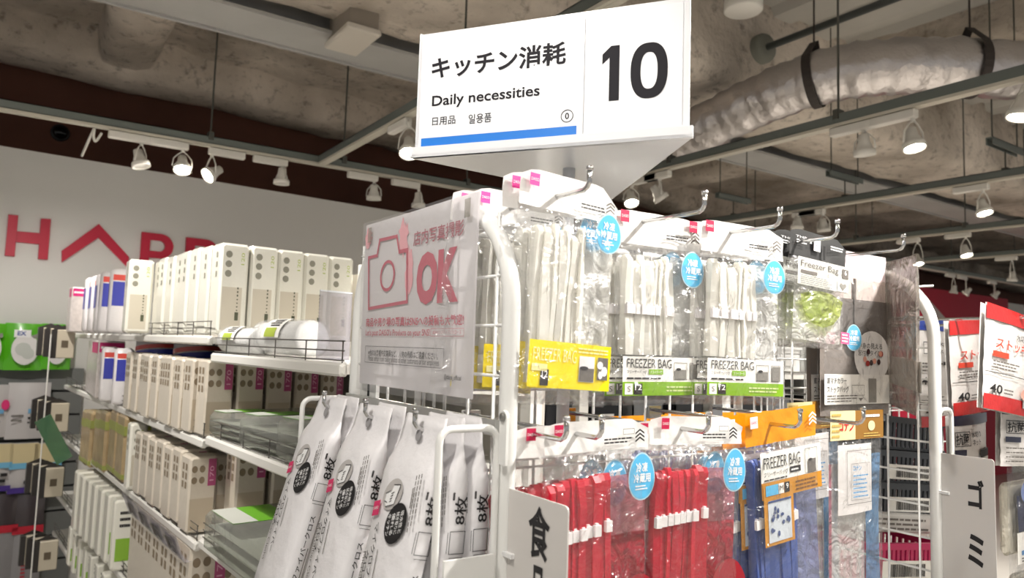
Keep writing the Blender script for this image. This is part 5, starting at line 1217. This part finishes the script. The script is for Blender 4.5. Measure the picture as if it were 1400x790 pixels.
clone(cpk, netm(1425, 754, .60), 'clear net pack at the bottom right corner')
r2 = thing('display_rack', 'neighbouring white wire rack partly seen at the right edge', 'rack', Vector((1.36, 1.12, 0)))
mb = MB()
for k in range(22): mb.tube([(k*.05, 0, .3), (k*.05, 0, H+.12)], .0019, 5)
for k in range(26): mb.tube([(0, 0, H+.11-k*.05), (1.05, 0, H+.11-k*.05)], .0019, 5)
mb.build('centre_grid', WIRE, r2, True)
for sx in (0, 1.05): MB().tube([(sx, 0, 0), (sx, 0, H+.13)], .009, 10).build('post', WHITE, r2, True)
MB().box(-.02, .02, -.2, .2, 0, .03).build('foot', WHITE, r2); MB().box(1.03, 1.07, -.2, .2, 0, .03).build('foot', WHITE, r2)
# baskets seen through the right end grid
def basket(label, T, w_, h, d_, mat, lab=True):
    t = thing('plastic_basket', label, 'basket', T, 'baskets behind the right end grid')
    mb = MB(); n = int(w_/.016)
    for k in range(n):
        x0 = -w_/2+.008+k*(w_-.016)/n; MB_ = mb.box(x0, x0+.009, -h, -.012, -.004, 0); mb.box(x0, x0+.009, -h, -.012, -d_, -d_+.004)
    for k in range(int(d_/.016)):
        z0 = -d_+k*.016; mb.box(-w_/2, -w_/2+.004, -h, -.012, z0, z0+.009); mb.box(w_/2-.004, w_/2, -h, -.012, z0, z0+.009)
    mb.build('ribs', mat, t)
    MB().box(-w_/2, w_/2, -h, -h+.006, -d_, 0).box(-w_/2-.004, w_/2+.004, -.014, 0, -.004, .006).box(-w_/2-.004, w_/2+.004, -.014, 0, -d_-.006, -d_+.004).box(-w_/2-.006, -w_/2+.004, -.014, 0, -d_, 0).box(w_/2-.004, w_/2+.006, -.014, 0, -d_, 0).build('rim', mat, t)
    if lab:
        l = MB().rect(-w_*.3, -h*.86, w_*.34, -h*.42, .0015).build('label', M('label_white'), t)
        mb = MB(); x = -w_*.2; rg = random.Random(3)
        while x < w_*.24: q = rg.choice((.001, .002, .003)); mb.rect(x, -h*.8, x+q, -h*.5, .0022); x += q+rg.choice((.0012, .002))
        mb.build('barcode', INK, l)
    return t
BDK = M('basket_charcoal', (52, 56, 62), .35, coat=.3); BPK = M('basket_magenta', (196, 22, 92), .35, coat=.3)
for k, (py, lb) in enumerate(((572, 'topmost charcoal basket behind the right end grid'), (618, 'second charcoal basket behind the right end grid'), (662, 'third charcoal basket behind the right end grid'))):
    p = onY(1240, py, .90); basket(lb, pack_frame(p.x+.02, p.y, p.z, -8, 0, -5), .26, .075, .16, BDK, k > 0)
p = onY(1240, 742, .86); basket('magenta basket with barcode label behind the right end grid', pack_frame(p.x, p.y, p.z, -8, 0, -5), .26, .09, .16, BPK)
p = onY(1232, 705, .88); t = thing('flat_carton', 'white flat carton between the charcoal and magenta baskets', 'carton', pack_frame(p.x+.02, p.y, p.z, -8, 0, -6))
MB().cbox(-.13, .12, -.04, .0, -.12, 0, .004).build('body', M('carton_grey', (206, 204, 200), .45), t); printlines(t, -.12, -.036, .08, -.006, 3, GREYINK, z=.0012, seed=8)
p = onY(1232, 696, .86)
# shelving across the rear aisle, seen through the wires
bs = thing('shelving_unit', 'white shelving with black trays seen through the rack wires', 'shelving', Vector((.95, 1.50, 0)))
for dz in (-.055, -.235, -.43, -.7): MB().box(0, 1.7, 0, .36, H+dz-.016, H+dz).build('shelf', SHW, bs)
for x in (0, .28, .85, 1.42, 1.68): MB().box(x, x+.03, -.01, .37, 0, H+.07).build('upright', SHW, bs)
MB().box(0, 1.7, .36, .38, 0, H+.07).build('back_panel', M('panel_grey', (150, 150, 148), .6), bs)
TRK = M('tray_black', (30, 31, 34), .3, coat=.3)
def tray(label, x, dz, w_, h, d_=.24, mat=None):
    t = thing('storage_tray', label, 'tray', Vector((x, 1.52, H+dz)), 'trays on the rear shelving')
    MB().box(0, w_, 0, d_, 0, .004).box(0, w_, 0, .004, 0, h).box(0, w_, d_-.004, d_, 0, h).box(0, .004, 0, d_, 0, h).box(w_-.004, w_, 0, d_, 0, h).build('shell', mat or TRK, t)
    MB().box(-.004, w_+.004, -.004, .004, h-.008, h).build('rim', mat or TRK, t); MB().rect(0, 0, 1, 1, 0).xf(Matrix.Translation((w_*.3, -.0052, h*.3)) @ Matrix.Rotation(R(90), 4, 'X') @ Matrix.Diagonal((w_*.4, h*.35, 1, 1))).build('label', M('carton_grey'), t)
WTR = M('tray_white', (222, 222, 220), .4)
for i, x in enumerate((1.0, 1.14, 1.29, 1.45, 1.62, 1.86, 2.05, 2.24, 2.45)):
    tray(('black' if i % 3 else 'grey')+' tray %s on the shelf behind the wires' % ['leftmost', 'second from the left', 'third from the left', 'left of the centre post', 'right of the centre post', 'fourth from the right', 'third from the right', 'second from the right', 'rightmost'][i], x, -.234, .12, .10, mat=None if i % 3 else M('tray_grey', (120, 122, 124), .4))
for i, x in enumerate((1.95, 2.10, 2.26, 2.42)):
    tray('white carton %s above the black trays' % ['first', 'second', 'third', 'fourth'][i], x, -.054, .13, .09, mat=WTR)
